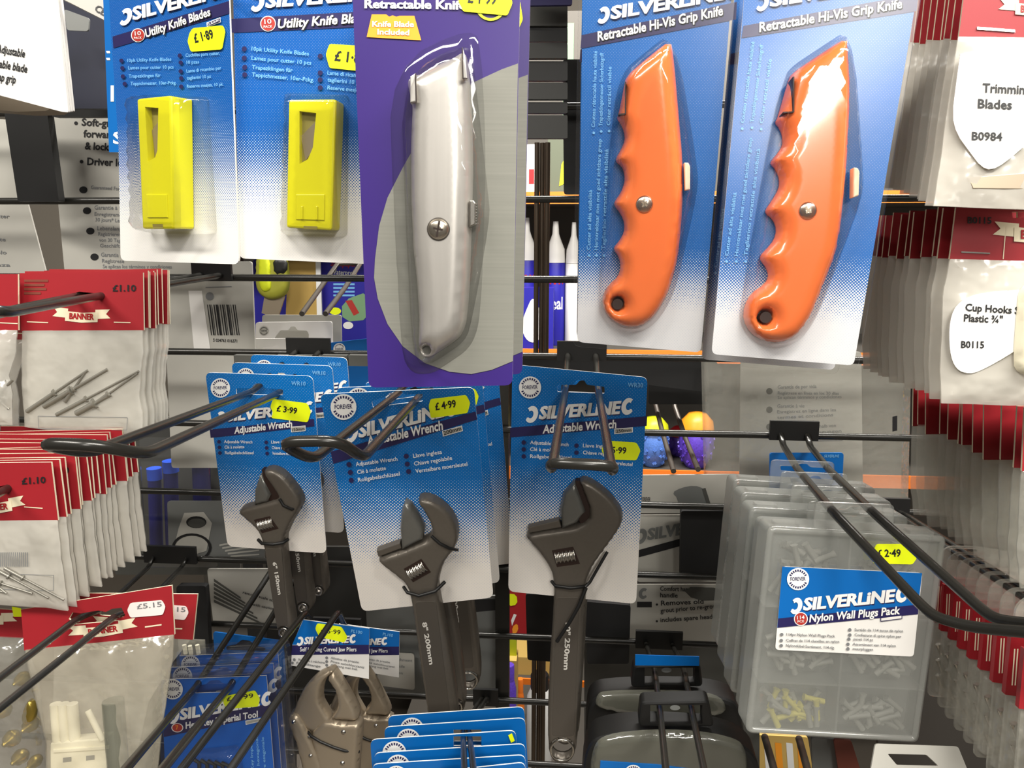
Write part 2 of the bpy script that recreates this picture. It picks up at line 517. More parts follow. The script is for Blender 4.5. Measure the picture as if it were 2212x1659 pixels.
# ------------------------------------------------------------------ shared printed marks
def spanner(mb, fc, cx, cy, w, h, m, flip=False, off=0.0009, tilt=0.0, base=0.0):
    """Open-jaw spanner head used as the opening and closing letter of the logo."""
    pts = []
    a0, a1 = R_(48), R_(322)
    for i in range(17):
        a = a0 + (a1 - a0) * i / 16
        pts.append((math.cos(a), math.sin(a)))
    pts.append((0.62, -0.34))
    for i in range(13):
        a = R_(318) + (R_(52) - R_(318)) * i / 12
        pts.append((0.12 + 0.42 * math.cos(a), 0.46 * math.sin(a)))
    pts.append((0.5, 0.62))
    out = []
    for x, y in pts:
        if flip: x = -x
        X = x * w / 2; Yp = -y * h / 2
        X += -Yp * 0.12
        q = fc.l(cx + X, cy + Yp - X * tilt, base + off); out.append(q)
    mb.flat(out, base + off, m)
def logo(mb, fc, sx, sy, ex, ey, h, left=True, right=True, base=0.0, off=0.0009, m=None, shadow=True):
    """SILVERLiNE with spanner heads at both ends; sx,sy = baseline start of the S, ex,ey = baseline end."""
    m = m or M_pwhite
    sl = -(ey - sy) / (ex - sx)
    if shadow:
        mb.text(fc, 'SILVERLiNE', sx + 2.5, sy + 2.5, ex + 2.5, ey + 2.5, h, M_navy, 0.22, off - 0.0003, base)
    mb.text(fc, 'SILVERLiNE', sx, sy, ex, ey, h, m, 0.24, off, base, 0.035)
    mb.text(fc, 'SILVERLiNE', sx + h * .05, sy, ex + h * .05, ey, h, m, 0.24, off + 0.00006, base, 0.035)
    if left: spanner(mb, fc, sx - h * .55, sy - h * .40 + h * .55 * sl, h * 1.05, h * 1.35, m, True, off, sl, base)
    if right: spanner(mb, fc, ex + h * .72, ey - h * .52 - h * .62 * sl, h * 1.05, h * 1.35, m, False, off, sl, base)
def emblem(mb, fc, cx, cy, r, base=0.0, off=0.0009, grey=False):
    """Round guarantee mark reading FOREVER."""
    mb.flat(fc.ls(circle((cx, cy), r), base + off), base + off, M_pwhite if not grey else M_greycard)
    ink = M_navy if not grey else M_ink
    for a0, a1 in ((200, 340), (20, 160)):
        n = 9
        for i in range(n):
            a = R_(a0 + (a1 - a0) * (i + .2) / n); b = R_(a0 + (a1 - a0) * (i + .78) / n)
            q = [(cx + rr * r * math.cos(t), cy + rr * r * math.sin(t)) for rr, t in ((.66, a), (.86, a), (.86, b), (.66, b))]
            mb.flat(fc.ls(q, base + off + .0002), base + off + .0002, ink)
    mb.text(fc, 'FOREVER', cx - r * .68, cy + r * .16, cx + r * .68, cy + r * .12, r * .34, ink, 0, off + .0002, base)
def quad(mb, fc, pts, m, off=0.0006, base=0.0):
    mb.flat(fc.ls(pts, base + off), base + off, m)
def frame_box(mb, fc, pts, m_out, m_in, off=0.0008, base=0.0):
    mb.flat(fc.ls(pts, base + off), base + off, m_out)
    mb.flat(fc.ls(offset(pts, -1.6), base + off + .0002), base + off + .0002, m_in)
def lines(mb, fc, rows, h, m, bullet=True, lean=0.0, base=0.0, bm=None):
    for st, x0, y0, x1, y1 in rows:
        mb.text(fc, st, x0, y0, x1, y1, h, m, lean, 0.0009, base)
        if bullet:
            mb.flat(fc.ls(circle((x0 - h * 1.7, y0 - h * .4), h * .62, 10), base + .0009), base + .0009, bm or M_navy)
def sticker(parent, fc, pts, st, tx, h, base=0.0012, m=None, ink=None, th=0.0003, wavy=True, label=None):
    mb = MB()
    p = []
    if wavy: p = rnd(pts, 4, 2)
    else: p = pts
    mb.slab(fc.ls(p, base), -base, -base - th, m or M_fluo)
    if st: mb.text(fc, st, *tx, h, ink or M_ink, 0, 0.0002, base + th)
    return mb.build('price_sticker', parent, label)

# ------------------------------------------------------------------ room
def struct(name, mb):
    o = mb.build(name); o['kind'] = 'structure'; return o
M_floor = pbr('floor_vinyl', (120, 112, 102), 0.5, vary=0.1, scale=6)
M_wallp = pbr('wall_paint', (150, 142, 130), 0.7, vary=0.05, scale=4)
mb = MB(); mb.box((0, 1.0, -0.025), (7, 7, 0.05), M_floor); struct('floor', mb)
mb = MB(); mb.box((0, 4.2, 1.4), (7, 0.1, 2.8), M_wallp); struct('wall_back', mb)

# ------------------------------------------------------------------ wire display grid
GY = 0.80
grid = thing('wire_display_grid', 'black wire grid panel that carries all the hooks', 'display grid', loc=(0, GY, 0))
for k in range(-2, 15):
    z = 1.452 - 0.0785 * k + (0.009 if k == -2 else 0)
    mb = MB(); mb.tube([(-0.95, 0, z), (0.95, 0, z)], 0.0036, M_wire, 10); mb.build('horizontal_wire', grid)
up_x = P(1083, 1100, GY).x
for x in (-0.92, up_x, 0.92):
    mb = MB(); mb.box((x, 0.010, 0.90), (0.015, 0.012, 1.80), M_wire); mb.build('upright', grid)
mb = MB(); mb.box((0, 0.02, 0.02), (1.9, 0.35, 0.04), M_wire); mb.build('foot', grid)
us = thing('shade_shelf', 'added unseen steel shelf above the wire grid, shading the packs behind it', 'shelf', loc=(.415, .60, 1.80))  # unseen shelf, added to keep lamp light off the packs behind the grid
mb = MB(); mb.box((0, 0, .0105), (1.07, .46, .02), M_shelf); mb.build('board', us)
mb = MB(); mb.box((0, -.232, .008), (1.07, .004, .036), M_shelf); mb.build('front_lip', us)

# ------------------------------------------------------------------ hooks
def hook(label, A, B, r=0.003, plate=True, m=None, end=True, group='double wire display hooks'):
    """A, B: the two prongs as (px, py, Y) from the grid end to the tip; the tips are joined by a cross bar."""
    a = [q if isinstance(q, Vector) else P(*q) for q in A]; b = [q if isinstance(q, Vector) else P(*q) for q in B]
    for L in (a, b):
        g = L[0]
        k = round((1.452 - g.z) / 0.0785)
        L.insert(0, Vector((g.x, GY - 0.008, 1.452 - 0.0785 * k + 0.003)))
    o = Vector(((a[0].x + b[0].x) / 2, GY, (a[0].z + b[0].z) / 2))
    t = thing('display_hook', label, 'hook', loc=o, group=group)
    mb = MB()
    def rounded(L):
        out = [L[0]]
        for i in range(1, len(L) - 1):
            p, q, s = L[i - 1], L[i], L[i + 1]
            d1, d2 = min(.012, (p - q).length * .4), min(.012, (s - q).length * .4)
            u, v = q + (p - q).normalized() * d1, q + (s - q).normalized() * d2
            for j in range(5):
                k = j / 4; out.append(u * (1 - k) ** 2 + q * 2 * k * (1 - k) + v * k * k)
        return out + [L[-1]]
    path = a + b[::-1] if end else None
    if end: mb.tube([p - o for p in rounded(path)], r, m or M_wire, 10)
    else:
        mb.tube([p - o for p in rounded(a)], r, m or M_wire, 10); mb.tube([p - o for p in rounded(b)], r, m or M_wire, 10)
    mb.build('wire_loop', t)
    if plate:
        mb = MB()
        wd = abs(a[0].x - b[0].x) + 0.022
        mb.box((0, -0.0065, 0.004), (wd, 0.004, 0.020), M_black)
        mb.build('back_plate', t)
    return t
def hole_euro(fc, pts):
    return fc.ls(rnd(pts, 3, 2))

# ------------------------------------------------------------------ top row: utility blade packs (left)
def dispenser(fc, outline, win, relief, ribs, notch, base, depth, parent):
    mb = MB()
    o = fc.ls(outline, base + depth)
    wn = fc.ls(win, base + depth)
    mb.slab(o, -base - .0002, -(base + depth * .62), M_yellow)
    mb.slab(o, -(base + depth * .62), -(base + depth), M_yellow, holes=[wn], bev=0.0012, smoothside=True)
    mb.slab(fc.ls(relief, base + depth), -(base + depth) + .0003, -(base + depth) - .0007, M_yellow, bev=.0003)
    for q in ribs: mb.slab(fc.ls(q, base + depth), -(base + depth), -(base + depth) - .0016, M_yellow, bev=.0003)
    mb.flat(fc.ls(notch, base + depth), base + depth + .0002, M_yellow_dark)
    d = mb.build('blade_dispenser', parent, 'bright yellow plastic')
    mb = MB()
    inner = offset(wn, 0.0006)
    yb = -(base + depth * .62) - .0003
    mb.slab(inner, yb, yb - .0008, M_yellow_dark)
    c = [(sum(p[0] for p in wn) / len(wn)), (sum(p[1] for p in wn) / len(wn))]
    zz = [p[1] for p in wn]; xx = [p[0] for p in wn]
    bl = [(min(xx), max(zz) - .012), (max(xx) - .001, max(zz) - .004), (max(xx) - .001, min(zz) + .01), (min(xx) + .002, min(zz) + .002)]
    mb.slab(bl, yb - .0008, yb - .0014, M_nickel)
    mb.build('blade', d, 'grey steel blade seen through the window')
    return d

def blade_pack(label, fc, outline, cfg):
    t = thing('utility_blade_pack', label, 'blade pack', fc, group='utility blade packs')
    z0, z1 = fc.l(*cfg['grad'][0])[1], fc.l(*cfg['grad'][1])[1]
    ht = halftone('blade_card_print', (12, 88, 168), (236, 234, 230), z0, z1, 0.0011)
    mb = MB()
    mb.slab(fc.ls(rnd(outline, 13, 4)), 0.0005, -0.0005, ht, mside=M_white, mback=M_white)
    b = .0005
    quad(mb, fc, cfg['band'], M_navy, .0003, b)
    logo(mb, fc, *cfg['logo'], base=b)
    cx, cy, r = cfg['badge']
    mb.flat(fc.ls(circle((cx, cy), r), b + .0006), b + .0006, M_pwhite)
    mb.flat(fc.ls(circle((cx, cy), r * .88), b + .0008), b + .0008, M_badge)
    mb.text(fc, '10', cx - r * .45, cy + r * .05, cx + r * .45, cy - r * .02, r * .62, M_pwhite, 0, .001, b)
    mb.text(fc, 'PACK', cx - r * .55, cy + r * .55, cx + r * .55, cy + r * .5, r * .32, M_pwhite, 0, .001, b)
    x0, y0, x1, y1, h = cfg['name']
    mb.text(fc, 'Utility Knife Blades', x0 + 2, y0 + 2, x1 + 2, y1 + 2, h, M_ink, .2, .0007, b)
    mb.text(fc, 'Utility Knife Blades', x0, y0, x1, y1, h, M_pwhite, .2, .001, b)
    if 'gauge' in cfg:
        frame_box(mb, fc, cfg['gauge'], M_pwhite, M_navy, .0008, b)
        q = cfg['gauge']; mb.text(fc, '0.6mm', q[3][0] + 3, q[3][1] - 3, q[2][0] - 3, q[2][1] - 3, 6, M_pwhite, 0, .0012, b)
    lines(mb, fc, cfg['rows'], cfg['rh'], M_ltblue, base=b)
    mb.build('backing_card', t, 'blue card fading to white through dots')
    dispenser(fc, *cfg['disp'], .0008, .0135, t)
    mb = MB()
    bl = rnd(cfg['blister'], 10, 3)
    mb.pillow(fc.ls(bl, .008), .0006, .0165, .006, M_clear, .004, 'wall', back=False)
    mb.build('clear_blister', t)
    return t

fA = Face(388, 330, .44, 2, 0, -26)
oA = [(232, -110), (492, -110), (518, 571), (262, 563), (258, 325), (250, 190), (242, 90)]
cfgA = dict(grad=[(388, 255), (388, 500)], band=[(243, 79), (495, 2), (496, 29), (245, 104)],
    logo=(286, 43, 488, -10, 27), badge=(298, 76, 15), name=(315, 81, 455, 33, 18),
    gauge=[(446, 49), (476, 37), (477, 48), (447, 59)],
    rows=[('10pk Utility Knife Blades', 275, 134, 370, 131), ('Lames pour cutter 10 pcs', 277, 150, 375, 148), ('Trapezklingen für', 278, 168, 347, 166),
          ('Teppichmesser, 10er-Pckg.', 282, 184, 381, 182), ('Cuchillas para cutter,', 401, 123, 475, 118), ('10 pzas', 403, 138, 430, 137),
          ('Lame di ricambio per', 403, 157, 478, 150), ('taglierini 10 pz', 404, 172, 456, 168), ('Reserve mesjes, 10 pk.', 404, 190, 483, 185)], rh=7.5,
    disp=(rnd([(295, 213), (368, 206), (374, 495), (307, 495)], 5, 2), [(313, 231), (342, 233), (340, 325), (335, 340), (320, 349)],
          [(318, 420), (362, 420), (364, 470), (320, 470)], [], [(330, 484), (352, 484), (353, 493), (331, 493)]),
    blister=[(290, 200), (425, 205), (445, 505), (300, 505)])
packA = blade_pack('utility blade pack with a yellow dispenser, angled card with full price label reading 1-89', fA, oA, cfgA)
sticker(packA, fA, [(410, 72), (417, 61), (482, 55), (487, 68), (480, 107), (413, 112), (406, 90)], '£ 1·89', (421, 92, 462, 82), 20)
fB = Face(672, 330, .425, 1, 0, 0)
oB = [(502, -110), (826, -110), (838, 572), (518, 558)]
cfgB = dict(grad=[(672, 275), (672, 475)], band=[(497, 41), (830, 22), (830, 56), (498, 71)],
    logo=(572, 16, 812, -2, 30), badge=(579, 51, 17), name=(599, 61, 805, 46, 20),
    rows=[('10pk Utility Knife Blades', 543, 109, 667, 120), ('Lames pour cutter 10 pcs', 543, 129, 672, 140), ('Trapezklingen für', 544, 149, 632, 156),
          ('Teppichmesser, 10er-Pckg.', 544, 165, 678, 177), ('Cuchillas para cutter,', 707, 125, 805, 132), ('Lame di ricambio per', 707, 161, 806, 170), ('taglierini 10 pz', 707, 176, 780, 183),
          ('Reserve mesjes, 10 pk.', 707, 193, 812, 202)], rh=9,
    disp=(rnd([(623, 215), (726, 214), (717, 498), (618, 492)], 6, 2), [(647, 240), (683, 244), (676, 318), (665, 344), (647, 354)],
          [(640, 420), (702, 420), (701, 476), (640, 474)], [[(652, 446), (656, 446), (656, 474), (652, 474)], [(684, 446), (688, 446), (688, 475), (684, 475)]],
          [(656, 488), (686, 489), (685, 496), (656, 495)]),
    blister=[(612, 195), (745, 200), (742, 512), (602, 508)])
packB = blade_pack('utility blade pack with a yellow dispenser, partly behind the purple knife pack', fB, oB, cfgB)
sticker(packB, fB, [(704, 118), (712, 95), (790, 100), (800, 120), (790, 155), (712, 147)], '£ 1·89', (722, 130, 790, 138), 22)
# blue packs behind at the left edge
fD = Face(300, 150, .56, 1, 0, -10)
t = thing('blue_card_pack', 'blue card pack with white letters peeking out behind the angled blade pack', 'card pack', fD)
mb = MB(); mb.slab(fD.ls([(222, -60), (470, -60), (480, 331), (237, 329)]), .0006, -.0006, M_blue, mside=M_white)
mb.text(fD, 'I', 239, 218, 246, 218, 34, M_pwhite, 0, .0003, .0006)
mb.text(fD, 'S', 244, 310, 266, 310, 26, M_pwhite, 0, .0003, .0006)
for y in (110, 125): mb.flat(fD.ls([(229, y), (237, y), (238, y + 5), (231, y + 5)], .0009), .0009, M_pwhite)
mb.build('backing_card', t)

# ------------------------------------------------------------------ top row: purple retractable knife pack
fP = Face(945, 420, .37, .7, -3, 3)
def knife_pack_purple():
    t = thing('retractable_knife_pack', 'purple pack with a silver metal retractable knife on a brushed grey oval', 'knife pack', fP, group='purple knife packs')
    mb = MB(); b = .0006
    mb.slab(fP.ls(rnd([(757, -130), (1126, -130), (1107, 832), (797, 837)], 16, 4)), .0006, -b, M_purple, mside=M_white, mback=M_white)
    oval = [(1119, 137), (1083, 150), (1025, 177), (960, 235), (905, 300), (870, 362), (837, 427), (819, 488), (810, 560), (808, 600), (816, 645), (837, 700), (870, 748), (917, 784), (971, 803), (1018, 808), (1062, 799), (1108, 780)]
    mb.flat(fP.ls(oval, b + .0003), b + .0003, M_pgrey)
    mb.text(fP, 'Retractable Knife', 787, 17, 1006, 20, 19, M_pwhite, 0, .0006, b)
    mb.text(fP, 'Retractable Knife', 788, 17, 1007, 20, 19, M_pwhite, 0, .0007, b)
    quad(mb, fP, [(803, 31), (834, 31), (841, 36), (848, 33), (856, 36), (863, 34), (895, 34), (910, 87), (792, 80)], M_porange, .0005, b)
    mb.text(fP, 'Knife Blade', 804, 57, 894, 58, 12, M_pwhite, 0, .0008, b)
    mb.text(fP, 'Included', 815, 74, 884, 76, 12, M_pwhite, 0, .0008, b)
    ring = circle((1060, 12), 33, 32)
    for i in range(32):
        a, c = ring[i], ring[(i + 1) % 32]
        k = 27 / 33
        mb.flat(fP.ls([a, c, (1060 + (c[0] - 1060) * k, 12 + (c[1] - 12) * k), (1060 + (a[0] - 1060) * k, 12 + (a[1] - 12) * k)], b + .0006), b + .0006, M_lime)
    mb.build('backing_card', t, 'purple card with grey oval and an orange blade-shaped flash')
    body = [(872, 163), (888, 155), (945, 127), (1002, 98), (1007, 130), (1012, 180), (1016, 253), (1018, 362), (1015, 470), (1011, 600), (1007, 657), (1002, 704), (989, 733), (953, 758), (924, 776), (908, 776), (897, 754), (899, 690), (893, 600), (886, 540), (881, 434), (880, 320), (882, 260), (884, 217), (877, 190)]
    hole = circle((915, 761), 10, 16)
    ol = fP.ls(body, .014); hl = fP.ls(hole, .014)
    mb = MB(); mb.pillow(rnd(ol, .003, 3), .001, .0125, .0075, M_alu, .0022, 'round', edge=.003, holes=[hl])
    kn = mb.build('knife', t, 'bare silver metal handle')
    for q in ([(886, 165), (897, 158), (899, 219), (886, 222)], [(1000, 104), (1006, 125), (1009, 170), (1000, 169)]):
        mb = MB(); mb.slab(fP.ls(q, .0138), -.010, -.0139, M_alu, bev=.0004)
        mb.build('nose_clip', kn)
    mb = MB()
    for q in ([(896.5, 160), (899, 158), (900.5, 222), (898, 222)], [(886, 221), (900, 220), (900, 222.5), (886, 223.5)], [(997.5, 104), (999.5, 103), (1001, 171), (999, 171)], [(999, 169), (1010, 168), (1010, 170.5), (999, 171.5)]):
        mb.flat(fP.ls(q, .0140), .0141, M_slot)
    mb.build('seam', kn, 'dark gap beside the nose')
    c = fP.l(947, 495, .0138)
    rr = fP.len((947, 495), (970, 495), .0138)
    mb = MB()
    mb.lathe([(rr * 1.08, .0130), (rr * 1.08, .01385), (rr * .98, .0139)], (c[0], 0, c[1]), M_tool_d, 28, 'y')
    mb.lathe([(rr * .97, .0130), (rr * .95, .0143), (rr * .7, .0150), (rr * .3, .0153)], (c[0], 0, c[1]), M_screw, 28, 'y')
    for a in (10, 100):
        Rm = Matrix.Rotation(R_(a), 3, 'Y'); mb.box((c[0], -.0152, c[1]), (rr * (1.5 if a == 100 else .9), .0006, rr * .17), M_slot, Rm)
    mb.build('screw', kn, 'nickel slotted screw')
    mb = MB()
    mb.slab(fP.ls([(1015, 434), (1024, 433), (1029, 440), (1028, 486), (1015, 492)], .008), -.004, -.011, M_steel, bev=.0006)
    for i in range(8):
        y = 440 + i * 6
        mb.slab(fP.ls([(1024, y), (1031, y + 1), (1031, y + 3), (1024, y + 3)], .008), -.0045, -.0105, M_steel)
    mb.build('slider', kn, 'ribbed metal thumb slide')
    mb = MB()
    ob = smooth(offset(hull([(p[0], p[1]) for p in body] + [(1040, 420), (1044, 470), (1034, 510)]), 13), 2)
    mb.pillow(fP.ls(ob, .009), .0007, .0175, .007, M_clear, .004, 'wall', back=False)
    ob2 = smooth(offset(hull(body), 32), 2)
    mb.pillow(fP.ls(ob2, .001), .0007, .0016, .004, M_clear, .006, 'wall', back=False)
    mb.build('clear_blister', t)
    sticker(t, fP, [(988, -30), (991, 5), (997, 15), (1000, 25), (1096, 34), (1107, 8), (1100, -35)], '£ 1·99', (1010, 5, 1072, 9), 24)
    return t
pk = knife_pack_purple()
pk2 = dup(pk, P(945 + 33, 420 + 4, .398), 'second purple knife pack, only its right edge showing behind the front purple pack')

# ------------------------------------------------------------------ top row: two orange knife packs
def orange_pack(label, fc, card, band, txt, lg, cols, grad, body, slot, screw, hole, slider, rows2, nm):
    t = thing('grip_knife_pack', label, 'knife pack', fc, group='orange grip knife packs')
    z0, z1 = fc.l(*grad[0])[1], fc.l(*grad[1])[1]
    ht = halftone(nm, (18, 102, 180), (228, 228, 230), z0, z1, 0.0011)
    mb = MB(); b = .0006
    inner = offset(card, -9)
    mb.slab(fc.ls(rnd(inner, 13, 4)), .0006, -b, ht, mside=M_white, mback=M_white)
    quad(mb, fc, band, M_navy, .0003, b)
    logo(mb, fc, *lg, base=b)
    mb.text(fc, 'Retractable Hi-Vis Grip Knife', *[v + 2 for v in txt[:4]], txt[4], M_ink, .2, .0006, b)
    mb.text(fc, 'Retractable Hi-Vis Grip Knife', *txt, M_pwhite, .2, .0009, b)
    for st, q in zip(cols, rows2):
        mb.text(fc, st, *q, 8, M_ltblue, .0, .0008, b)
        L = math.hypot(q[2] - q[0], q[3] - q[1]); e = ((q[0] - q[2]) / L, (q[1] - q[3]) / L)
        mb.flat(fc.ls(circle((q[0] + e[0] * 12 - 2, q[1] + e[1] * 12), 3, 8), b + .0008), b + .0008, M_ltblue)
    mb.build('backing_card', t, 'blue card fading to white through dots')
    ol = fc.ls(smooth(body, 1), .014); hl = fc.ls(circle(hole[:2], hole[2], 18), .014)
    mb = MB(); mb.pillow(ol, .001, .0135, .0075, M_orange, .0022, 'round', edge=.002, holes=[hl])
    kn = mb.build('knife', t, 'orange painted handle with finger grips')
    mb = MB()
    q = slot
    def strip(a, c, wd):
        L = math.hypot(c[0] - a[0], c[1] - a[1]); nx, ny = -(c[1] - a[1]) / L * wd, (c[0] - a[0]) / L * wd
        return [(a[0] - nx, a[1] - ny), (c[0] - nx, c[1] - ny), (c[0] + nx, c[1] + ny), (a[0] + nx, a[1] + ny)]
    for i in range(2):
        s4 = fc.ls(strip(q[i], q[i + 1], 1.4), .0145)
        mb.slab(s4, -.004, -.0149, M_slot)
    mb.build('seam', kn, 'dark nose seam')
    c = fc.l(screw[0], screw[1], .0145); rr = fc.len(screw[:2], (screw[0] + screw[2], screw[1]), .0145)
    mb = MB(); mb.lathe([(rr, .0140), (rr * .98, .0150), (rr * .75, .0157), (rr * .3, .0160)], (c[0], 0, c[1]), M_screw, 26, 'y')
    for a in (35, 125): mb.box((c[0], -.0159, c[1]), (rr * .8, .0006, rr * .18), M_nickel, Matrix.Rotation(R_(a), 3, 'Y'))
    mb.build('screw', kn, 'nickel screw')
    mb = MB(); c = fc.l(hole[0], hole[1], .012); rr = fc.len(hole[:2], (hole[0] + hole[2], hole[1]), .012)
    mb.lathe([(rr * 1.06, .004), (rr * 1.06, .010)], (c[0], 0, c[1]), M_slot, 20, 'y'); mb.build('hanging_hole', kn, 'dark hole in the heel')
    mb = MB(); mb.slab(fc.ls(rnd(slider, 2, 2), .008), -.004, -.0105, M_cream, bev=.0006); mb.build('slider', kn, 'pale thumb slide')
    mb = MB()
    lowx = min(p[0] for p in slider); 
    ob = smooth(offset(hull(list(body) + [(p[0] + 10, p[1]) for p in slider]), 11), 2)
    mb.pillow(fc.ls(ob, .009), .0007, .0180, .008, M_clear, .004, 'wall', back=False)
    mb.build('clear_blister', t)
    mb = MB()
    ce = rnd(card, 16, 4)
    mb.slab(fc.ls(ce), -.0010, -.0020, M_sheet, bev=.0006, smoothside=True)
    mb.build('clear_front_sheet', t)
    return t
fO1 = Face(1385, 400, .425, 1.5, 0, -3)
O1 = dict(card=[(1252, -110), (1598, -110), (1522, 771), (1238, 747)], band=[(1256, 76), (1592, 4), (1590, 42), (1254, 105)],
    txt=(1291, 89, 1562, 32, 21), lg=(1318, 41, 1566, -2, 27), grad=[(1385, 530), (1385, 672)],
    body=[(1452, 74), (1459, 119), (1466, 200), (1471, 260), (1478, 340), (1479, 416), (1475, 488), (1467, 560), (1457, 600), (1445, 638), (1423, 678), (1398, 704), (1369, 713), (1337, 707), (1311, 688), (1299, 662), (1302, 638), (1315, 617), (1335, 600), (1341, 577), (1336, 556), (1326, 542), (1326, 534), (1338, 520), (1348, 502), (1349, 482), (1341, 462), (1326, 442), (1327, 433), (1340, 415), (1349, 393), (1349, 372), (1343, 356), (1330, 346), (1330, 337), (1341, 318), (1350, 298), (1348, 278), (1341, 262), (1332, 250), (1336, 240), (1347, 185), (1352, 156), (1395, 118)],
    slot=[(1351, 177), (1351, 246), (1335, 247)], screw=(1392, 441, 19), hole=(1334, 658, 11),
    slider=[(1477, 352), (1486, 352), (1490, 360), (1490, 410), (1479, 412)],
    cols=['Couteau rétractable haute visibilité', 'Trapezklingenmesser Sicherheitsgriff', 'Cúter retráctil visible', 'Cutter ad alta visibilità', 'Herintrekbaar mes met goed zichtbare greep', 'Taglierino retrattile alta visibilità'],
    rows2=[(1285, 275, 1290, 110), (1301, 272, 1304, 114), (1318, 271, 1321, 144), (1275, 540, 1279, 410), (1291, 540, 1299, 300), (1307, 540, 1314, 322)])
o1 = orange_pack('orange finger-grip knife on a blue card, next to the purple pack', fO1, nm='grip_card_print_near', **O1)
fO2 = Face(1745, 400, .41, 2.2, -4, -3)
O2 = dict(card=[(1608, -110), (2006, -110), (1851, 799), (1527, 773)], band=[(1606, 56), (1984, -14), (1980, 24), (1602, 82)],
    txt=(1640, 69, 1949, 17, 21), lg=(1662, 14, 1940, -30, 28), grad=[(1745, 545), (1745, 700)],
    body=[(1841, 65), (1844, 108), (1848, 181), (1846, 250), (1842, 325), (1836, 398), (1827, 488), (1817, 545), (1795, 600), (1774, 657), (1752, 700), (1727, 731), (1694, 744), (1658, 740), (1629, 723), (1613, 694), (1615, 664), (1629, 635), (1660, 614), (1670, 597), (1665, 578), (1652, 561), (1651, 550), (1665, 535), (1682, 515), (1688, 492), (1680, 470), (1663, 456), (1663, 447), (1677, 428), (1693, 400), (1694, 380), (1686, 358), (1674, 347), (1676, 338), (1690, 322), (1701, 305), (1701, 283), (1694, 266), (1684, 254), (1690, 243), (1712, 166), (1720, 145), (1775, 108)],
    slot=[(1714, 166), (1714, 242), (1692, 243)], screw=(1745, 455, 20), hole=(1656, 686, 12),
    slider=[(1841, 363), (1850, 364), (1854, 372), (1852, 424), (1840, 428)],
    cols=O1['cols'],
    rows2=[(1607, 266, 1630, 90), (1628, 264, 1649, 97), (1648, 267, 1667, 128), (1573, 553, 1591, 416), (1594, 553, 1625, 298), (1614, 553, 1642, 321)])
o2 = orange_pack('orange finger-grip knife on a blue card, right one in front of the white bags', fO2, nm='grip_card_print_far', **O2)
dup(o1, P(1385 - 10, 400 + 10, .452), 'orange knife pack mostly hidden behind the knife card beside the purple pack', skip=())
dup(o2, P(1745 - 36, 400 + 36, .437), 'orange knife pack hidden behind the right one, its white bottom edge hanging lower')

# ------------------------------------------------------------------ middle row: adjustable wrenches on blue cards
def wrench(fc, parent, body, movable, rail, knurl, ring, tie, recess, stamp, base, th, gap=None):
    top = base + th
    mb = MB()
    hl = fc.ls(circle(ring[:2], ring[2], 18, ring[3]), top)
    mb.pillow(fc.ls(smooth(body, 1), top), base, th, .0035, M_tool, .0024, 'round', edge=.002, holes=[hl])
    w_ = mb.build('wrench', parent, 'dark grey steel adjustable wrench')
    mb = MB()
    mb.pillow(fc.ls(movable, top), base + .001, th - .0022, .003, M_tool_l, .0024, 'round', edge=.002)
    if rail:
        mb.slab(fc.ls(rail, top), -base - .002, -(top - .0035), M_tool, bev=.0008)
    if gap: mb.slab(fc.ls(gap, top), -base, -base - th * .55, M_slot)  # dark slab between the jaws, shade of the gap put into its colour
    mb.build('movable_jaw', w_)
    mb = MB()
    kq = fc.ls(knurl, top + .0002)
    mb.flat(kq, top + .0002, M_slot)
    a = [(kq[0][0] + kq[3][0]) / 2, (kq[0][1] + kq[3][1]) / 2]; b = [(kq[1][0] + kq[2][0]) / 2, (kq[1][1] + kq[2][1]) / 2]
    rr = math.hypot(kq[0][0] - kq[3][0], kq[0][1] - kq[3][1]) * .40
    ax = Vector((b[0] - a[0], 0, b[1] - a[1]))
    n = 34; path = []; rad = []
    for i in range(n + 1):
        u = .06 + .88 * i / n
        path.append(Vector((a[0], -top + rr * .42, a[1])) + ax * u); rad.append(rr * (1 - .20 * (0.5 + .5 * math.cos(2 * math.pi * u * 6))))
    mb.tube(path, rad, M_steel, 16)
    mb.build('knurl', w_, 'bright ribbed adjusting screw')
    if recess:
        mb = MB(); mb.slab(fc.ls(rnd(recess, 8, 3), top), -top + .001, -top - .0003, M_tool_d, bev=.0003)
        st, x0, y0, x1, y1, h = stamp
        mb.text(fc, st, x0, y0, x1, y1, h, M_stamp, 0, .0002, top + .0003, .03)
        mb.build('handle_panel', w_, 'flat handle face with stamped size')
    mb = MB(); rg = fc.ls(circle(ring[:2], ring[2] * 1.02, 24, ring[3] * 1.02), top)
    mb.tube([(p[0], -top + .0004, p[1]) for p in rg], .0010, M_steel, 8, closed=True); mb.build('hanging_eye', w_, 'bright rim of the hanging eye')
    for pth, r in tie:
        mb = MB(); q = []
        for (px, py, dz) in pth:
            a = fc.l(px, py, base + dz); q.append((a[0], -(base + dz), a[1]))
        mb.tube(q, r, M_black, 8); mb.build('cable_tie', parent, 'black plastic tie')
    return w_
def wrench_card(label, fc, outline, hole, nm, grad, dec, group):
    t = thing('wrench_pack', label, 'wrench pack', fc, group=group)
    z0, z1 = fc.l(*grad[0])[1], fc.l(*grad[1])[1]
    ht = halftone(nm, (0, 108, 186), (236, 230, 222), z0, z1, 0.0021)
    mb = MB()
    mb.slab(fc.ls(rnd(outline, 14, 4)), .0005, -.0005, ht, holes=[fc.ls(rnd(hole, 3, 2))], mside=M_white, mback=M_greycard)
    dec(mb, .0005)
    mb.build('backing_card', t, 'blue card fading to white through dots')
    return t
ROWS = ['Adjustable Wrench', 'Clé à molette', 'Rollgabelschlüssel', 'Llave inglesa', 'Chiave regolabile', 'Verstelbare moersleutel']
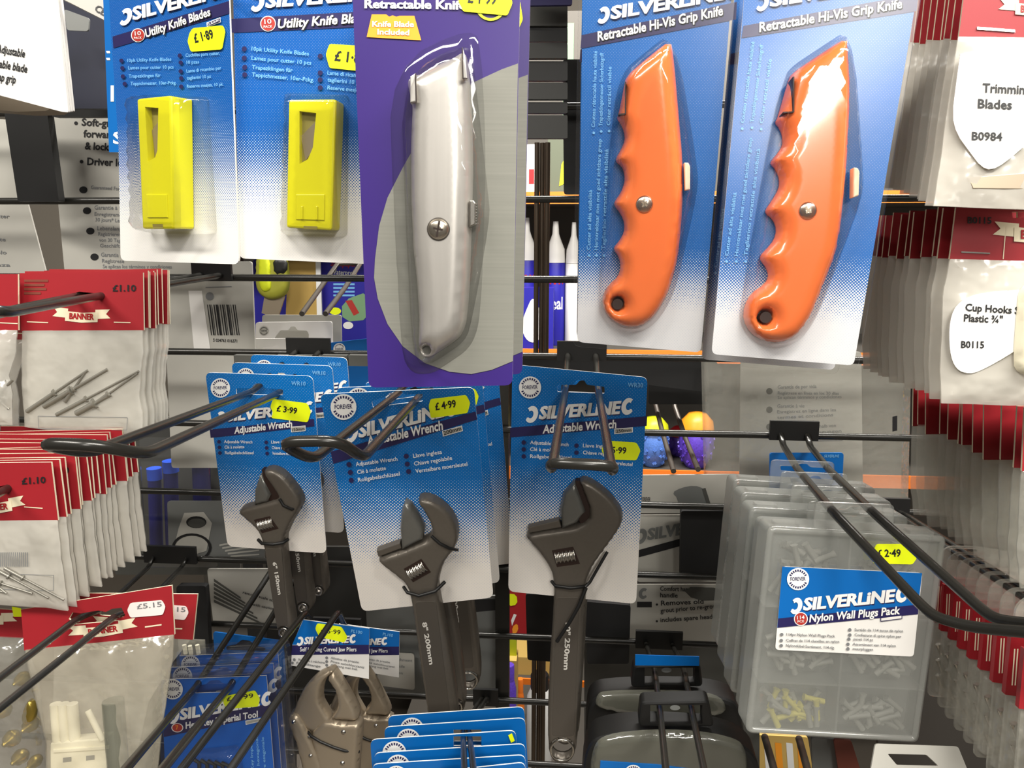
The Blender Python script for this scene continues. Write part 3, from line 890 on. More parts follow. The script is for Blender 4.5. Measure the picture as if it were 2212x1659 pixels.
G_W = 'adjustable wrench packs'
# ---- 150 mm
f10 = Face(570, 1000, .675, 0, 6, -1)
def dec10(mb, b):
    emblem(mb, f10, 476, 838, 21, b)
    mb.text(f10, 'WR10', 629, 832, 660, 833, 9, M_ltblue, 0, .0009, b)
    logo(mb, f10, 488, 910, 652, 893, 21, base=b)
    quad(mb, f10, [(453, 928), (678, 905), (679, 921), (455, 946)], M_navy, .0004, b)
    mb.text(f10, 'Adjustable Wrench', 506, 937, 631, 922, 15, M_pwhite, .15, .0009, b)
    frame_box(mb, f10, [(628, 922), (660, 919), (660, 931), (629, 934)], M_pwhite, M_greycard, .0008, b)
    mb.text(f10, '150mm', 631, 932, 658, 929, 7, M_ink, 0, .0012, b)
    c = [(484, 957, 545, 958), (485, 969, 528, 968), (486, 981, 548, 981), (586, 958, 630, 957), (587, 970, 632, 971), (588, 982, 645, 984)]
    lines(mb, f10, [(s_, *q) for s_, q in zip(ROWS, c)], 6.5, M_pwhite, base=b)
p10 = wrench_card('blue card with the smallest adjustable wrench and price label 3-99', f10, [(444, 804), (676, 812), (706, 1195), (492, 1180)],
    [(511, 838), (545, 838), (550, 828), (566, 828), (572, 838), (612, 841), (612, 853), (511, 852)], 'wrench_card_print_small', [(570, 1000), (570, 1150)], dec10, G_W)
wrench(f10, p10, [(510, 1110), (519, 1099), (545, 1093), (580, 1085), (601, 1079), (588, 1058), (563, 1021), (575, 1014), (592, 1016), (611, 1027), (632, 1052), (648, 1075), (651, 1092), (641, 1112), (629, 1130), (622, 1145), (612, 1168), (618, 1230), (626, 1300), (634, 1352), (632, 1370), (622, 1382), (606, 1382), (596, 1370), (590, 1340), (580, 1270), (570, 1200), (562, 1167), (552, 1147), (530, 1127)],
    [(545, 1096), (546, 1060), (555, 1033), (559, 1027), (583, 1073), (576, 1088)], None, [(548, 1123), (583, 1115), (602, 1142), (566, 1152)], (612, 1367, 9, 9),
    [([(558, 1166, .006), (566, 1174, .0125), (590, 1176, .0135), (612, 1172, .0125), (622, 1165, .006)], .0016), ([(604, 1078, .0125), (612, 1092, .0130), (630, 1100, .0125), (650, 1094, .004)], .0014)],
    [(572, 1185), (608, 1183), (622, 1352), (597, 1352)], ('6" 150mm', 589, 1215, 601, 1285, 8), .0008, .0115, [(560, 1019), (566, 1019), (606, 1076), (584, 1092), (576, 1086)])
sticker(p10, f10, [(588, 866), (592, 862), (664, 871), (672, 889), (665, 912), (586, 903), (590, 890), (584, 880)], '£ 3·99', (597, 888, 641, 894), 13)
L_ = ['second wrench pack behind the smallest wrench card, its top edge showing above it', 'third wrench pack behind the smallest wrench card, rearmost of that hook', ]
dup(p10, P(570 + 47, 1000 - 33, .725), L_[0], skip=('price_sticker',))
dup(p10, P(570 + 82, 1000 - 57, .758), L_[1], skip=('price_sticker',))
# ---- 200 mm
f20 = Face(880, 1080, .63, 0, 12, 5)
def dec20(mb, b):
    emblem(mb, f20, 742, 879, 28, b)
    logo(mb, f20, 774, 945, 958, 899, 28, base=b)
    quad(mb, f20, [(714, 976), (1027, 889), (1031, 906), (720, 1002)], M_navy, .0004, b)
    mb.text(f20, 'Adjustable Wrench', 794, 963, 957, 928, 21, M_pwhite, .15, .0009, b)
    frame_box(mb, f20, [(955, 931), (998, 919), (1000, 931), (957, 943)], M_pwhite, M_greycard, .0008, b)
    mb.text(f20, '200mm', 959, 940, 997, 929, 9, M_ink, 0, .0012, b)
    c = [(769, 1007, 859, 995), (772, 1024, 834, 1015), (774, 1041, 864, 1027), (893, 989, 955, 980), (895, 1006, 977, 993), (898, 1022, 1010, 1006)]
    lines(mb, f20, [(s_, *q) for s_, q in zip(ROWS, c)], 9, M_pwhite, base=b)
p20 = wrench_card('blue card with the middle-sized adjustable wrench marked 200mm, tilted on its hook', f20, [(691, 851), (1024, 836), (1066, 1290), (782, 1320)],
    [(803, 866), (835, 856), (845, 845), (868, 844), (876, 852), (913, 850), (914, 866), (862, 872), (806, 880)], 'wrench_card_print_medium', [(880, 1030), (880, 1230)], dec20, G_W)
wrench(f20, p20, [(813, 1214), (830, 1205), (866, 1194), (900, 1180), (931, 1166), (932, 1146), (917, 1113), (901, 1092), (906, 1080), (931, 1081), (960, 1099), (982, 1124), (992, 1157), (987, 1186), (962, 1218), (951, 1247), (946, 1276), (953, 1312), (968, 1384), (980, 1460), (988, 1525), (991, 1562), (986, 1585), (970, 1599), (948, 1599), (931, 1585), (923, 1555), (915, 1500), (903, 1421), (893, 1350), (884, 1290), (874, 1265), (847, 1243), (824, 1226)],
    [(865, 1195), (862, 1149), (865, 1113), (874, 1090), (888, 1099), (906, 1128), (917, 1149), (914, 1170)], [(812, 1196), (863, 1178), (866, 1190), (816, 1209)],
    [(872, 1229), (910, 1207), (931, 1236), (892, 1258)], (959, 1573, 21, 19),
    [([(872, 1268, .006), (880, 1280, .0135), (905, 1287, .0150), (940, 1277, .0140), (952, 1266, .010), (961, 1257, .006)], .0015), ([(932, 1158, .0135), (950, 1174, .0148), (972, 1185, .0145), (988, 1188, .006)], .0014)],
    [(896, 1300), (942, 1298), (972, 1540), (928, 1545)], ('8" 200mm', 912, 1345, 928, 1436, 10), .0008, .0125)
sticker(p20, f20, [(926, 877), (930, 862), (1007, 853), (1016, 870), (1010, 892), (931, 903)], '£ 4·99', (941, 886, 986, 879), 16)
dup(p20, P(880 + 24, 1080 - 24, .665), 'second wrench pack behind the tilted 200mm wrench card', skip=())
dup(p20, P(880 + 68, 1080 - 52, .725), 'third wrench pack behind the tilted 200mm wrench card', skip=('price_sticker',))
# ---- 250 mm
f30 = Face(1248, 1050, .675, 1, 4, -2)
def dec30(mb, b):
    emblem(mb, f30, 1145, 837, 24, b)
    mb.text(f30, 'WR30', 1356, 836, 1389, 837, 10, M_ltblue, 0, .0009, b)
    logo(mb, f30, 1163, 905, 1337, 893, 27, base=b)
    quad(mb, f30, [(1102, 924), (1398, 899), (1397, 920), (1102, 945)], M_navy, .0004, b)
    mb.text(f30, 'Adjustable Wrench', 1172, 936, 1331, 924, 18, M_pwhite, .15, .0009, b)
    frame_box(mb, f30, [(1327, 926), (1367, 923), (1367, 934), (1327, 938)], M_pwhite, M_greycard, .0008, b)
    mb.text(f30, '250mm', 1331, 935, 1364, 932, 7, M_ink, 0, .0012, b)
    c = [(1145, 959, 1228, 964), (1145, 974, 1208, 976), (1145, 989, 1234, 992), (1259, 966, 1320, 968), (1259, 981, 1335, 985), (1262, 998, 1366, 1007)]
    lines(mb, f30, [(s_, *q) for s_, q in zip(ROWS, c)], 8, M_pwhite, base=b)
p30 = wrench_card('blue card with the largest adjustable wrench and price label 5-99', f30, [(1107, 787), (1399, 815), (1374, 1304), (1098, 1277)],
    [(1204, 831), (1238, 831), (1246, 821), (1262, 821), (1268, 831), (1306, 835), (1306, 850), (1204, 846)], 'wrench_card_print_large', [(1248, 1005), (1248, 1190)], dec30, G_W)
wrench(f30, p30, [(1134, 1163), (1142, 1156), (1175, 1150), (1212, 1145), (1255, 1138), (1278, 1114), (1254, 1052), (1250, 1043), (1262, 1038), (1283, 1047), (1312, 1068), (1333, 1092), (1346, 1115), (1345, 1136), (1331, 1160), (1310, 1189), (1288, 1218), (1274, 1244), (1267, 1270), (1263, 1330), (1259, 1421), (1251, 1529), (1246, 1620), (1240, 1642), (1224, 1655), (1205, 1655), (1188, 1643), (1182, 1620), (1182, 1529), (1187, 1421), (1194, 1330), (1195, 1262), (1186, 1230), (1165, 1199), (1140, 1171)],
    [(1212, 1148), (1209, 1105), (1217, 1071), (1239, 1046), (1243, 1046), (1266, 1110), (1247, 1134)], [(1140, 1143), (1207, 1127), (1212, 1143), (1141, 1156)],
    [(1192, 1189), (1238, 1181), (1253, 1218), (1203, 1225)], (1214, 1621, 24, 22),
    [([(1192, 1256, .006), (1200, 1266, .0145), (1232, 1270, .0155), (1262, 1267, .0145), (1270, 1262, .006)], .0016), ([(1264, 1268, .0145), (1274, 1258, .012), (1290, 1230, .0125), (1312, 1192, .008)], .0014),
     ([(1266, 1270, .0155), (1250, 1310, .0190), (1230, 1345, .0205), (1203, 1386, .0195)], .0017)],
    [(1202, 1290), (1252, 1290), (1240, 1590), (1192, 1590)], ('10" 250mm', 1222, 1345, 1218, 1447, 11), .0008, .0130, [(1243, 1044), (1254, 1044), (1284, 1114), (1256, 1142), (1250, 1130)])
sticker(p30, f30, [(1305, 953), (1318, 952), (1375, 956), (1384, 973), (1375, 994), (1312, 992), (1299, 974)], '£ 5·99', (1306, 978, 1353, 980), 14)
dup(p30, P(1248 + 6, 1050 - 12, .715), 'second wrench pack behind the largest wrench card', skip=('price_sticker',))

hook('wire hook holding the smallest wrench packs, its loop reaching far forward left', [(545, 846, .675), (192, 979, .36), (79, 958, .335)], [(603, 849, .675), (313, 982, .36), (203, 961, .335)])
hook('wire hook with an upturned loop in front of the tilted 200mm wrench card', [(858, 851, .63), (675, 994, .40), (599, 955, .38)], [(905, 857, .63), (784, 990, .40), (731, 951, .38)])
hook('wire hook seen end-on in front of the largest wrench card', [(1222, 839, .675), (1192, 1014, .41), (1188, 999, .385)], [(1292, 842, .675), (1322, 1019, .41), (1326, 1006, .385)])

# ------------------------------------------------------------------ carded poly bags
def ribbon(mb, fc, cx, cy, w_, h_, tilt, b, st='BANNER'):
    ux, uy = math.cos(tilt), math.sin(tilt)
    def q(u, v): return (cx + u * w_ * ux - v * h_ * uy, cy + u * w_ * uy + v * h_ * ux)
    body = [q(-.36, -.42), q(.0, -.32), (q(.36, -.42)), q(.36, .40), q(0, .50), q(-.36, .40)]
    for s_ in (-1, 1):
        mb.flat(fc.ls([q(s_ * .30, -.62), q(s_ * .62, -.70), q(s_ * .54, -.30), q(s_ * .64, .05), q(s_ * .30, .15)], b + .0003), b + .0003, M_cream)
    mb.flat(fc.ls(body, b + .0005), b + .0005, M_cream)
    p, r = q(-.27, .22), q(.27, .22)
    mb.text(fc, st, p[0], p[1], r[0], r[1], h_ * .50, M_pred, 0, .0007, b)
    mb.text(fc, st, p[0] + .6, p[1], r[0] + .6, r[1], h_ * .50, M_pred, 0, .0008, b)
def poly_bag(name, label, cat, fc, header, bag, hole, deco, mbag, group, bulge=.004, noise=.0008, pouch_name='clear_pouch', wav=0):
    t = thing(name, label, cat, fc, group=group)
    mb = MB()
    if header:
        hd = fc.ls(header)
        mb.slab(hd, .0008, -.0008, M_red, holes=[fc.ls(hole)] if hole else [], mside=M_cream, mback=M_dkred)
        if deco: deco(mb, .0008)
        mb.build('header_card', t, 'red folded header')
    b = bag
    if wav:
        out = []
        for i, p in enumerate(b):
            q = b[(i + 1) % len(b)]
            for j in range(4):
                k = j / 4; x, y = p[0] + (q[0] - p[0]) * k, p[1] + (q[1] - p[1]) * k
                if j: x += random.uniform(-wav, wav); y += random.uniform(-wav, wav) * .6
                out.append((x, y))
        b = out
    mb = MB()
    mb.pillow(fc.ls(b, 0), 0, bulge, .012, mbag, .006, 'soft', edge=.0006, both=True, noise=noise)
    mb.build(pouch_name, t)
    return t
def bag_stack(front, n, p_front, p_rear, label, skip=(), jit=1.0, group=None, sep=None):
    """Copies of the front bag hung behind it, from (px,py,Y) to (px,py,Y) of the same point."""
    a, b = P(*p_front), P(*p_rear)
    for i in range(1, n):
        k = i / (n - 1)
        d = (b - a) * k
        dup(front, front.location + d + Vector((random.uniform(-.0022, .0022) * jit, 0, random.uniform(-.002, .002) * jit)),
            label.format(ORD[i] if i < len(ORD) else str(i)), group, skip, (0, random.uniform(-1.2, 1.2) * jit, random.uniform(-2.0, 2.0) * jit))
def rivet(name, parent, fc, a, b, r, off, head=.35):
    """Pop rivet: thin mandrel with a thicker body at one end."""
    p, q = fc.l(*a, off), fc.l(*b, off)
    A, B = Vector((p[0], -off, p[1])), Vector((q[0], -off, q[1]))
    mb = MB()
    m_ = A + (B - A) * head
    mb.tube([A, m_], r, M_rivet, 8)
    mb.tube([m_, m_ + (B - A).normalized() * r * .8], r * 1.7, M_rivet, 8)
    mb.tube([m_, B], r * .6, M_rivet, 8)
    return mb.build(name, parent)
G_B = 'red-headed bags on the left'
# ---- left row 1
fL1 = Face(178, 760, .58, 0, -3, 0)
def decL1(mb, b):
    ribbon(mb, fL1, 176, 684, 98, 26, .04, b)
    mb.text(fL1, '£1.10', 243, 629, 294, 629, 14, M_ink, 0, .0005, b)
    for i, wd in enumerate((52, 44, 48, 36)):
        mb.flat(fL1.ls([(52, 604 + i * 9), (52 + wd, 604 + i * 9), (52 + wd, 609 + i * 9), (52, 609 + i * 9)], b + .0004), b + .0004, M_dkred)
    mb.flat(fL1.ls([(58, 694), (104, 696), (104, 698), (58, 696)], b + .0004), b + .0004, M_cream)
    mb.flat(fL1.ls([(246, 695), (282, 696), (282, 698), (246, 697)], b + .0004), b + .0004, M_cream)
b1 = poly_bag('rivet_bag', 'red-headed bag of rivets with full ribbon mark and 1.10 print, upper left', 'hardware bag', fL1, [(44, 590), (310, 589), (312, 713), (47, 715)],
    [(49, 712), (309, 711), (310, 760), (304, 800), (301, 850), (308, 890), (309, 936), (180, 938), (54, 922), (50, 860), (47, 790)],
    [(145, 638), (172, 630), (216, 634), (219, 646), (176, 650), (146, 652)], decL1, M_bagw, G_B, .0026, noise=.0003, wav=1.0)
for a, c, r, hd in [((58, 889), (190, 800), .0018, .45), ((95, 878), (232, 798), .0022, .42), ((122, 896), (300, 802), .0016, .36), ((165, 893), (240, 852), .0024, .5), ((205, 872), (298, 806), .0015, .3), ((140, 868), (186, 802), .0016, .4)]:
    rivet('rivet', b1, fL1, a, c, r, .0030, hd)
mb = MB(); q = [(82, 899), (275, 902), (274, 929), (84, 926)]
for i in range(4):
    a, c = q[i], q[(i + 1) % 4]
    L = math.hypot(c[0] - a[0], c[1] - a[1]); nx, ny = -(c[1] - a[1]) / L * .6, (c[0] - a[0]) / L * .6
    mb.flat(fL1.ls([(a[0] - nx, a[1] - ny), (c[0] - nx, c[1] - ny), (c[0] + nx, c[1] + ny), (a[0] + nx, a[1] + ny)], .0032), .0032, M_grey_ink)
mb.build('print_box', b1, 'outlined print box')
bag_stack(b1, 9, (310, 713, .58), (366, 700, .622), 'red-headed bag, {} from the front of the rivet bags at upper left', ('rivet', 'print_box'), .7)
fL0 = Face(-60, 760, .57, 0, -3, 0)
b0 = poly_bag('rivet_bag', 'red-headed bag cut by the left edge of the photo, upper left', 'hardware bag', fL0, [(-226, 592), (40, 592), (41, 713), (-224, 714)],
    [(-224, 712), (38, 712), (35, 760), (20, 810), (28, 850), (28, 918), (-222, 918)], [(-130, 640), (-60, 636), (-60, 650), (-128, 652)],
    lambda mb, b: mb.flat(fL0.ls([(-5, 696), (38, 698), (38, 700), (-5, 698)], b + .0004), b + .0004, M_cream), M_bagw, G_B, .006, wav=1)
for a, c, r, hd in [((-30, 880), (28, 820), .002, .5), ((-20, 850), (20, 884), .0022, .5), ((-40, 830), (15, 822), .002, .4)]:
    rivet('rivet', b0, fL0, a, c, r, .0012, hd)
dup(b0, P(-60 + 18, 760 + 18, .60), 'red-headed bag behind the one cut by the left edge, upper left', skip=('rivet',))
# ---- left row 2
fL2 = Face(0, 1150, .50, 0, -1, 0)
def decL2(mb, b):
    ribbon(mb, fL2, -12, 1097, 105, 27, -.12, b)
    mb.text(fL2, '£1.10', 47, 1046, 99, 1043, 14, M_ink, 0, .0005, b)
    mb.flat(fL2.ls([(52, 1094), (92, 1097), (92, 1099), (52, 1096)], b + .0004), b + .0004, M_cream)
b2 = poly_bag('pin_bag', 'front red-headed bag of long bright pins, middle left', 'hardware bag', fL2, [(-190, 1001), (112, 998), (127, 1123), (-180, 1126)],
    [(-180, 1124), (126, 1121), (132, 1190), (140, 1250), (148, 1319), (100, 1312), (0, 1306), (-150, 1306)],
    [(-70, 1060), (0, 1050), (14, 1047), (26, 1052), (22, 1060), (4, 1067), (-66, 1076)], decL2, M_bag, G_B, .004, wav=1.2)
for a, c in [((-20, 1224), (105, 1292)), ((10, 1227), (138, 1296)), ((-30, 1250), (70, 1282)), ((-40, 1268), (12, 1280)), ((-50, 1230), (14, 1282))]:
    rivet('pin', b2, fL2, a, c, .0013, .0052, .3)
mb = MB()
q = [(-120, 1236), (116, 1243), (115, 1276), (-120, 1270)]
for i in range(4):
    a, c = q[i], q[(i + 1) % 4]
    L = math.hypot(c[0] - a[0], c[1] - a[1]); nx, ny = -(c[1] - a[1]) / L * .6, (c[0] - a[0]) / L * .6
    mb.flat(fL2.ls([(a[0] - nx, a[1] - ny), (c[0] - nx, c[1] - ny), (c[0] + nx, c[1] + ny), (a[0] + nx, a[1] + ny)], .0048), .0048, M_grey_ink)
for i in range(16): mb.flat(fL2.ls([(-5 + i * 4.2, 1193), (-3.2 + i * 4.2, 1193), (-2.2 + i * 4.2, 1224), (-4 + i * 4.2, 1224)], .0047), .0047, M_grey_ink)
mb.build('print_box', b2, 'faint outlined box and bars')
bag_stack(b2, 15, (127, 1123, .50), (301, 1022, .592), 'red-headed bag, {} from the front of the pin bags at middle left', ('pin', 'print_box'), 1.1)
# ---- left row 3
fL3 = Face(215, 1450, .50, -8, -6, -2)
def decL3(mb, b):
    ribbon(mb, fL3, 222, 1362, 118, 26, -.13, b)
    mb.flat(fL3.ls([(313, 1353), (349, 1348), (349, 1351), (313, 1356)], b + .0004), b + .0004, M_cream)
    mb.flat(fL3.ls([(92, 1392), (110, 1389), (110, 1391), (92, 1394)], b + .0004), b + .0004, M_cream)
b3 = poly_bag('catch_bag', 'red-headed bag of white plastic door catches with a white price label, lower left', 'hardware bag', fL3, [(47, 1316), (372, 1264), (378, 1370), (54, 1404)],
    [(56, 1402), (376, 1369), (374, 1420), (352, 1560), (335, 1720), (100, 1720), (100, 1600), (80, 1520), (62, 1440)],
    [(150, 1336), (158, 1322), (178, 1324), (200, 1320), (214, 1318), (230, 1321), (244, 1314), (264, 1312), (272, 1328), (258, 1340), (166, 1348)], decL3, M_bagm, G_B, .010, .0012, wav=1)
sticker(b3, fL3, [(275, 1318), (282, 1302), (350, 1296), (358, 1310), (352, 1328), (282, 1334)], '£5.15', (296, 1316, 350, 1310), 11, m=M_plabel, ink=M_grey_ink)
mb = MB()
mb.slab(fL3.ls(rnd([(112, 1602), (232, 1592), (238, 1720), (112, 1720)], 4, 2), .004), .004, -.006, M_cream_pl, bev=.001)
mb.slab(fL3.ls([(116, 1618), (236, 1610), (236, 1617), (116, 1625)], .006), -.006, -.0072, M_cream_pl, bev=.0004)
for q in ([(136, 1637), (154, 1635), (154, 1645), (136, 1647)], [(186, 1633), (204, 1631), (204, 1641), (186, 1643)]): mb.flat(fL3.ls(q, .0063), .0063, M_greyp)
mb.build('door_catch', b3, 'white plastic catch')
mb = MB()
for (x0, x1) in ((120, 133), (137, 152), (156, 172)):
    a, c = fL3.l(x0, 1520, .002), fL3.l(x0 + 6, 1600, .002)
    mb.tube([(a[0], -.002, a[1]), (c[0], -.002, c[1])], .004, M_cream_pl, 10)
mb.build('plastic_peg', b3, 'cream plastic pegs')
mb = MB(); a, c = fL3.l(190, 1535, .006), fL3.l(222, 1598, .006); mb.tube([(a[0], -.006, a[1]), (c[0], -.006, c[1])], .0022, M_cream_pl, 8); mb.build('plastic_rod', b3)
mb = MB(); a, c = fL3.l(246, 1512, .004), fL3.l(262, 1720, .004); mb.tube([(a[0], -.005, a[1]), (c[0], -.005, c[1])], .0075, M_smoke, 14); mb.build('clear_sleeve', b3)
b3b = dup(b3, P(215 + 36, 1450 - 20, .53), 'red-headed bag behind the door catch bag, its round white label half hidden', skip=('door_catch', 'plastic_peg', 'plastic_rod', 'clear_sleeve', 'clear_pouch'), drot=(0, 9, 0))
mb = MB(); mb.pillow(fL3.ls([(70, 1402), (372, 1370), (340, 1430), (300, 1530), (290, 1720), (110, 1720)]), 0, .004, .012, M_bagc, .006, 'soft', edge=.0006, both=True); mb.build('clear_pouch', b3b)
fL4 = Face(-40, 1450, .53, 2, -3, 0)
b4 = poly_bag('brass_bag', 'red-headed bag of brass fittings at the lower left edge', 'hardware bag', fL4, [(-240, 1300), (48, 1318), (56, 1378), (-230, 1366)],
    [(-230, 1364), (56, 1376), (84, 1470), (100, 1600), (104, 1700), (-220, 1700)], None,
    lambda mb, b: ribbon(mb, fL4, -30, 1338, 105, 24, .04, b), M_bagc, G_B, .012, .001, wav=1)
sticker(b4, fL4, [(26, 1310), (46, 1314), (47, 1332), (30, 1332)], None, None, 8, wavy=False)
for i, (c, r) in enumerate([((42, 1470), 17), ((20, 1600), 22), ((60, 1570), 19), ((38, 1640), 20), ((2, 1540), 18), ((70, 1650), 16)]):
    q = fL4.l(c[0], c[1], .004); rr = r * .53 / FPX
    mb = MB(); mb.lathe([(rr * .2, -.006), (rr * .7, -.004), (rr, 0), (rr * .8, .005), (rr * .35, .0075), (rr * .3, .010), (rr * .05, .011)], (q[0], 0, q[1]), M_brass, 16, 'y'); mb.build('brass_knob', b4, 'polished brass')
mb = MB(); mb.pillow(fL4.ls(smooth([(48, 1545), (66, 1502), (82, 1520), (80, 1552), (60, 1566)], 2), .004), .004, .005, .003, M_brass, .003, 'round'); mb.build('brass_plate', b4, 'polished brass')
hook('wire hook through the upper left rivet bags', [(160, 641, .58), (-30, 683, .40), (-60, 680, .39)], [(214, 640, .58), (20, 674, .40), (-10, 670, .39)])
hook('wire hook through the middle left pin bags', [(262, 936, .78), (-25, 1058, .50), (-200, 1135, .40), (-230, 1120, .38)], [(300, 936, .78), (16, 1055, .50), (-130, 1135, .40), (-160, 1120, .38)])
hook('wire hook through the lower left door catch bags, running off the left edge', [(320, 1226, .78), (222, 1315, .533), (170, 1334, .503), (-120, 1556, .36), (-160, 1540, .35)], [(392, 1226, .78), (302, 1319, .5325), (254, 1326, .503), (-50, 1570, .36), (-90, 1550, .35)], r=.0024)

# ------------------------------------------------------------------ right side: three rows of carded bags
fT = Face(2160, 250, .42, 3, -6, -4)
def decT(mb, b):
    mb.slab(fT.ls([(2108, 60), (2190, 66), (2190, 72), (2108, 66)]), -b, -b - .0006, M_steel)
    ribbon(mb, fT, 2240, 20, 130, 30, .02, b)
bT = poly_bag('blade_bag', 'front bag of trimming blades with an overexposed white label, upper right', 'hardware bag', fT, [(2096, -130), (2390, -130), (2375, 84), (2070, 80)], [(2070, 78), (2374, 82), (2330, 455), (2200, 452), (2016, 445), (2034, 330), (2054, 180)],
    [(2205, -60), (2260, -60), (2260, -45), (2205, -45)], decT, M_bag, 'white bags at upper right', .003, wav=1)
mb = MB()
lab = [(2076, 100), (2360, 104), (2330, 200), (2230, 300), (2170, 352), (2140, 368), (2118, 360), (2095, 330), (2066, 290), (2056, 250), (2066, 170)]
mb.slab(fT.ls(smooth(lab, 1), .0042), -.0042, -.0047, M_white)
for st, x0, y0, x1, y1, h in [('Trimming', 2122, 199, 2226, 204, 20), ('Blades', 2112, 233, 2186, 236, 20), ('B0984', 2099, 302, 2165, 304, 18)]:
    mb.text(fT, st, x0, y0, x1, y1, h, M_ink, 0, .0003, .0047)
mb.build('paper_label', bT, 'white paper label')
mb = MB(); mb.slab(fT.ls([(2088, 384), (2240, 372), (2320, 380), (2300, 410), (2100, 408)], .002), -.001, -.003, M_nickel, bev=.0003); mb.build('blade', bT, 'grey steel blades')
bag_stack(bT, 10, (2016, 445, .42), (1913, 404, .50), 'bag of trimming blades, {} from the front of the upper right row', ('paper_label', 'blade'), .6)
fC = Face(2150, 660, .44, 1, -4, 0)
def decC(mb, b):
    ribbon(mb, fC, 2250, 508, 165, 38, .03, b)
    mb.slab(fC.ls([(2074, 543), (2136, 546), (2136, 549), (2074, 546)]), -b, -b - .0005, M_steel)
    mb.text(fC, 'B0115', 2090, 482, 2142, 483, 14, M_ink, 0, .0004, b)
    mb.flat(fC.ls([(2172, 490), (2174, 490), (2168, 560), (2166, 560)], b + .0003), b + .0003, M_cream)
bC = poly_bag('hook_bag', 'front bag of cup hooks with a red header, white label and plastic hook, right side', 'hardware bag', fC, [(2064, 448), (2330, 452), (2322, 566), (2050, 560)],
    [(2051, 558), (2322, 564), (2300, 875), (2180, 876), (2033, 871), (2030, 800), (2036, 640)], [(2184, 458), (2230, 457), (2230, 470), (2186, 471)], decC, M_bag, 'white bags in the middle right row', .0045, wav=1)
mb = MB()
lab = [(2070, 650), (2130, 628), (2330, 622), (2290, 690), (2190, 760), (2120, 800), (2092, 808), (2064, 798), (2050, 760), (2050, 690)]
mb.slab(fC.ls(smooth(lab, 2), .0047), -.0047, -.0052, M_white)
for st, x0, y0, x1, y1, h in [('Cup Hooks Shouldered', 2085, 671, 2290, 684, 16), ('Plastic ¾"', 2082, 694, 2166, 698, 16), ('B0115', 2076, 751, 2126, 752, 15)]:
    mb.text(fC, st, x0, y0, x1, y1, h, M_ink, 0, .0003, .0052)
mb.build('paper_label', bC, 'white paper label')
mb = MB(); mb.pillow(fC.ls(smooth([(2200, 612), (2260, 610), (2260, 815), (2190, 808), (2188, 760), (2194, 680)], 2), .005), .0055, .008, .006, M_cream_pl, .003); mb.build('plastic_hook', bC, 'white plastic hook')
bag_stack(bC, 11, (2033, 871, .44), (1866, 796, .56), 'bag of cup hooks, {} from the front of the middle right row', ('paper_label', 'plastic_hook'), .8)
fR = Face(2300, 1120, .46, 1, -2, 0)
bR = poly_bag('screw_bag', 'front bag of the lower red-headed row under the cup hooks, at the right edge', 'hardware bag', fR, [(2212, 880), (2470, 880), (2462, 1022), (2206, 1017)],
    [(2206, 1015), (2462, 1020), (2450, 1280), (2203, 1270), (2196, 1200), (2200, 1100)], [(2300, 920), (2350, 920), (2350, 932), (2300, 932)], None, M_bagc, 'clear bags in the lower right row', .004, wav=1.5)
bag_stack(bR, 12, (2206, 1017, .46), (1970, 915, .615), 'clear bag with dark red header, {} from the front under the cup hooks', (), 1.2)

# lower right: stack of clear clamshells with a red band
fS = Face(2300, 1480, .44, 0, -4, 0)
t = thing('clamshell_pack', 'front clear clamshell with a red band, at the lower right edge', 'clamshell pack', fS, group='red-banded clamshells')
mb = MB()
o = [(2222, 1330), (2246, 1310), (2330, 1310), (2470, 1330), (2470, 1760), (2186, 1740), (2212, 1420)]
mb.slab(fS.ls(rnd(o, 14, 3)), .001, -.001, M_bagc, holes=[fS.ls(rnd([(2252, 1317), (2332, 1317), (2332, 1352), (2252, 1352)], 6, 2))])
mb.pillow(fS.ls(rnd([(2208, 1540), (2460, 1560), (2460, 1740), (2192, 1726)], 10, 3)), .001, .010, .004, M_bagc, .006, 'wall', back=False, noise=.0006)
mb.build('clear_shell', t)
mb = MB(); mb.slab(fS.ls([(2208, 1398), (2470, 1412), (2470, 1568), (2196, 1526)]), .0016, -.0024, M_red)
for k in (0, 7): mb.flat(fS.ls([(2220 + k, 1428), (2223 + k, 1428), (2218 + k, 1510), (2215 + k, 1510)], .0026), .0026, M_cream)
mb.build('label_band', t, 'red paper band')
mb = MB()
for i in range(9):
    x = 2215 + (i % 3) * 34; y = 1590 + (i // 3) * 44
    a, c = fS.l(x, y, .002), fS.l(x + 14, y + 34, .002)
    mb.tube([(a[0], -.0045, a[1]), (c[0], -.0045, c[1])], .0022, M_steel, 8)
mb.build('screw', t, 'steel screws'); 
a_, b_ = P(2204, 1520, .44), P(2018, 1338, .60)
ha, hb = P(2278, 1334, .44), P(2308, 1333, .44)
hook('wire hook through the red-banded clamshells at the lower right', [ha + (b_ - a_) * 2.1, ha, ha - (b_ - a_) * .4], [hb + (b_ - a_) * 2.1, hb, hb - (b_ - a_) * .4], r=.0024)
for i in range(1, 9):
    dup(t, t.location + (b_ - a_) * (i / 8), 'clear clamshell with a red band, %s from the front at lower right' % ORD[i], None, (), (0, random.uniform(-1, 1), random.uniform(-1.5, 1.5)))

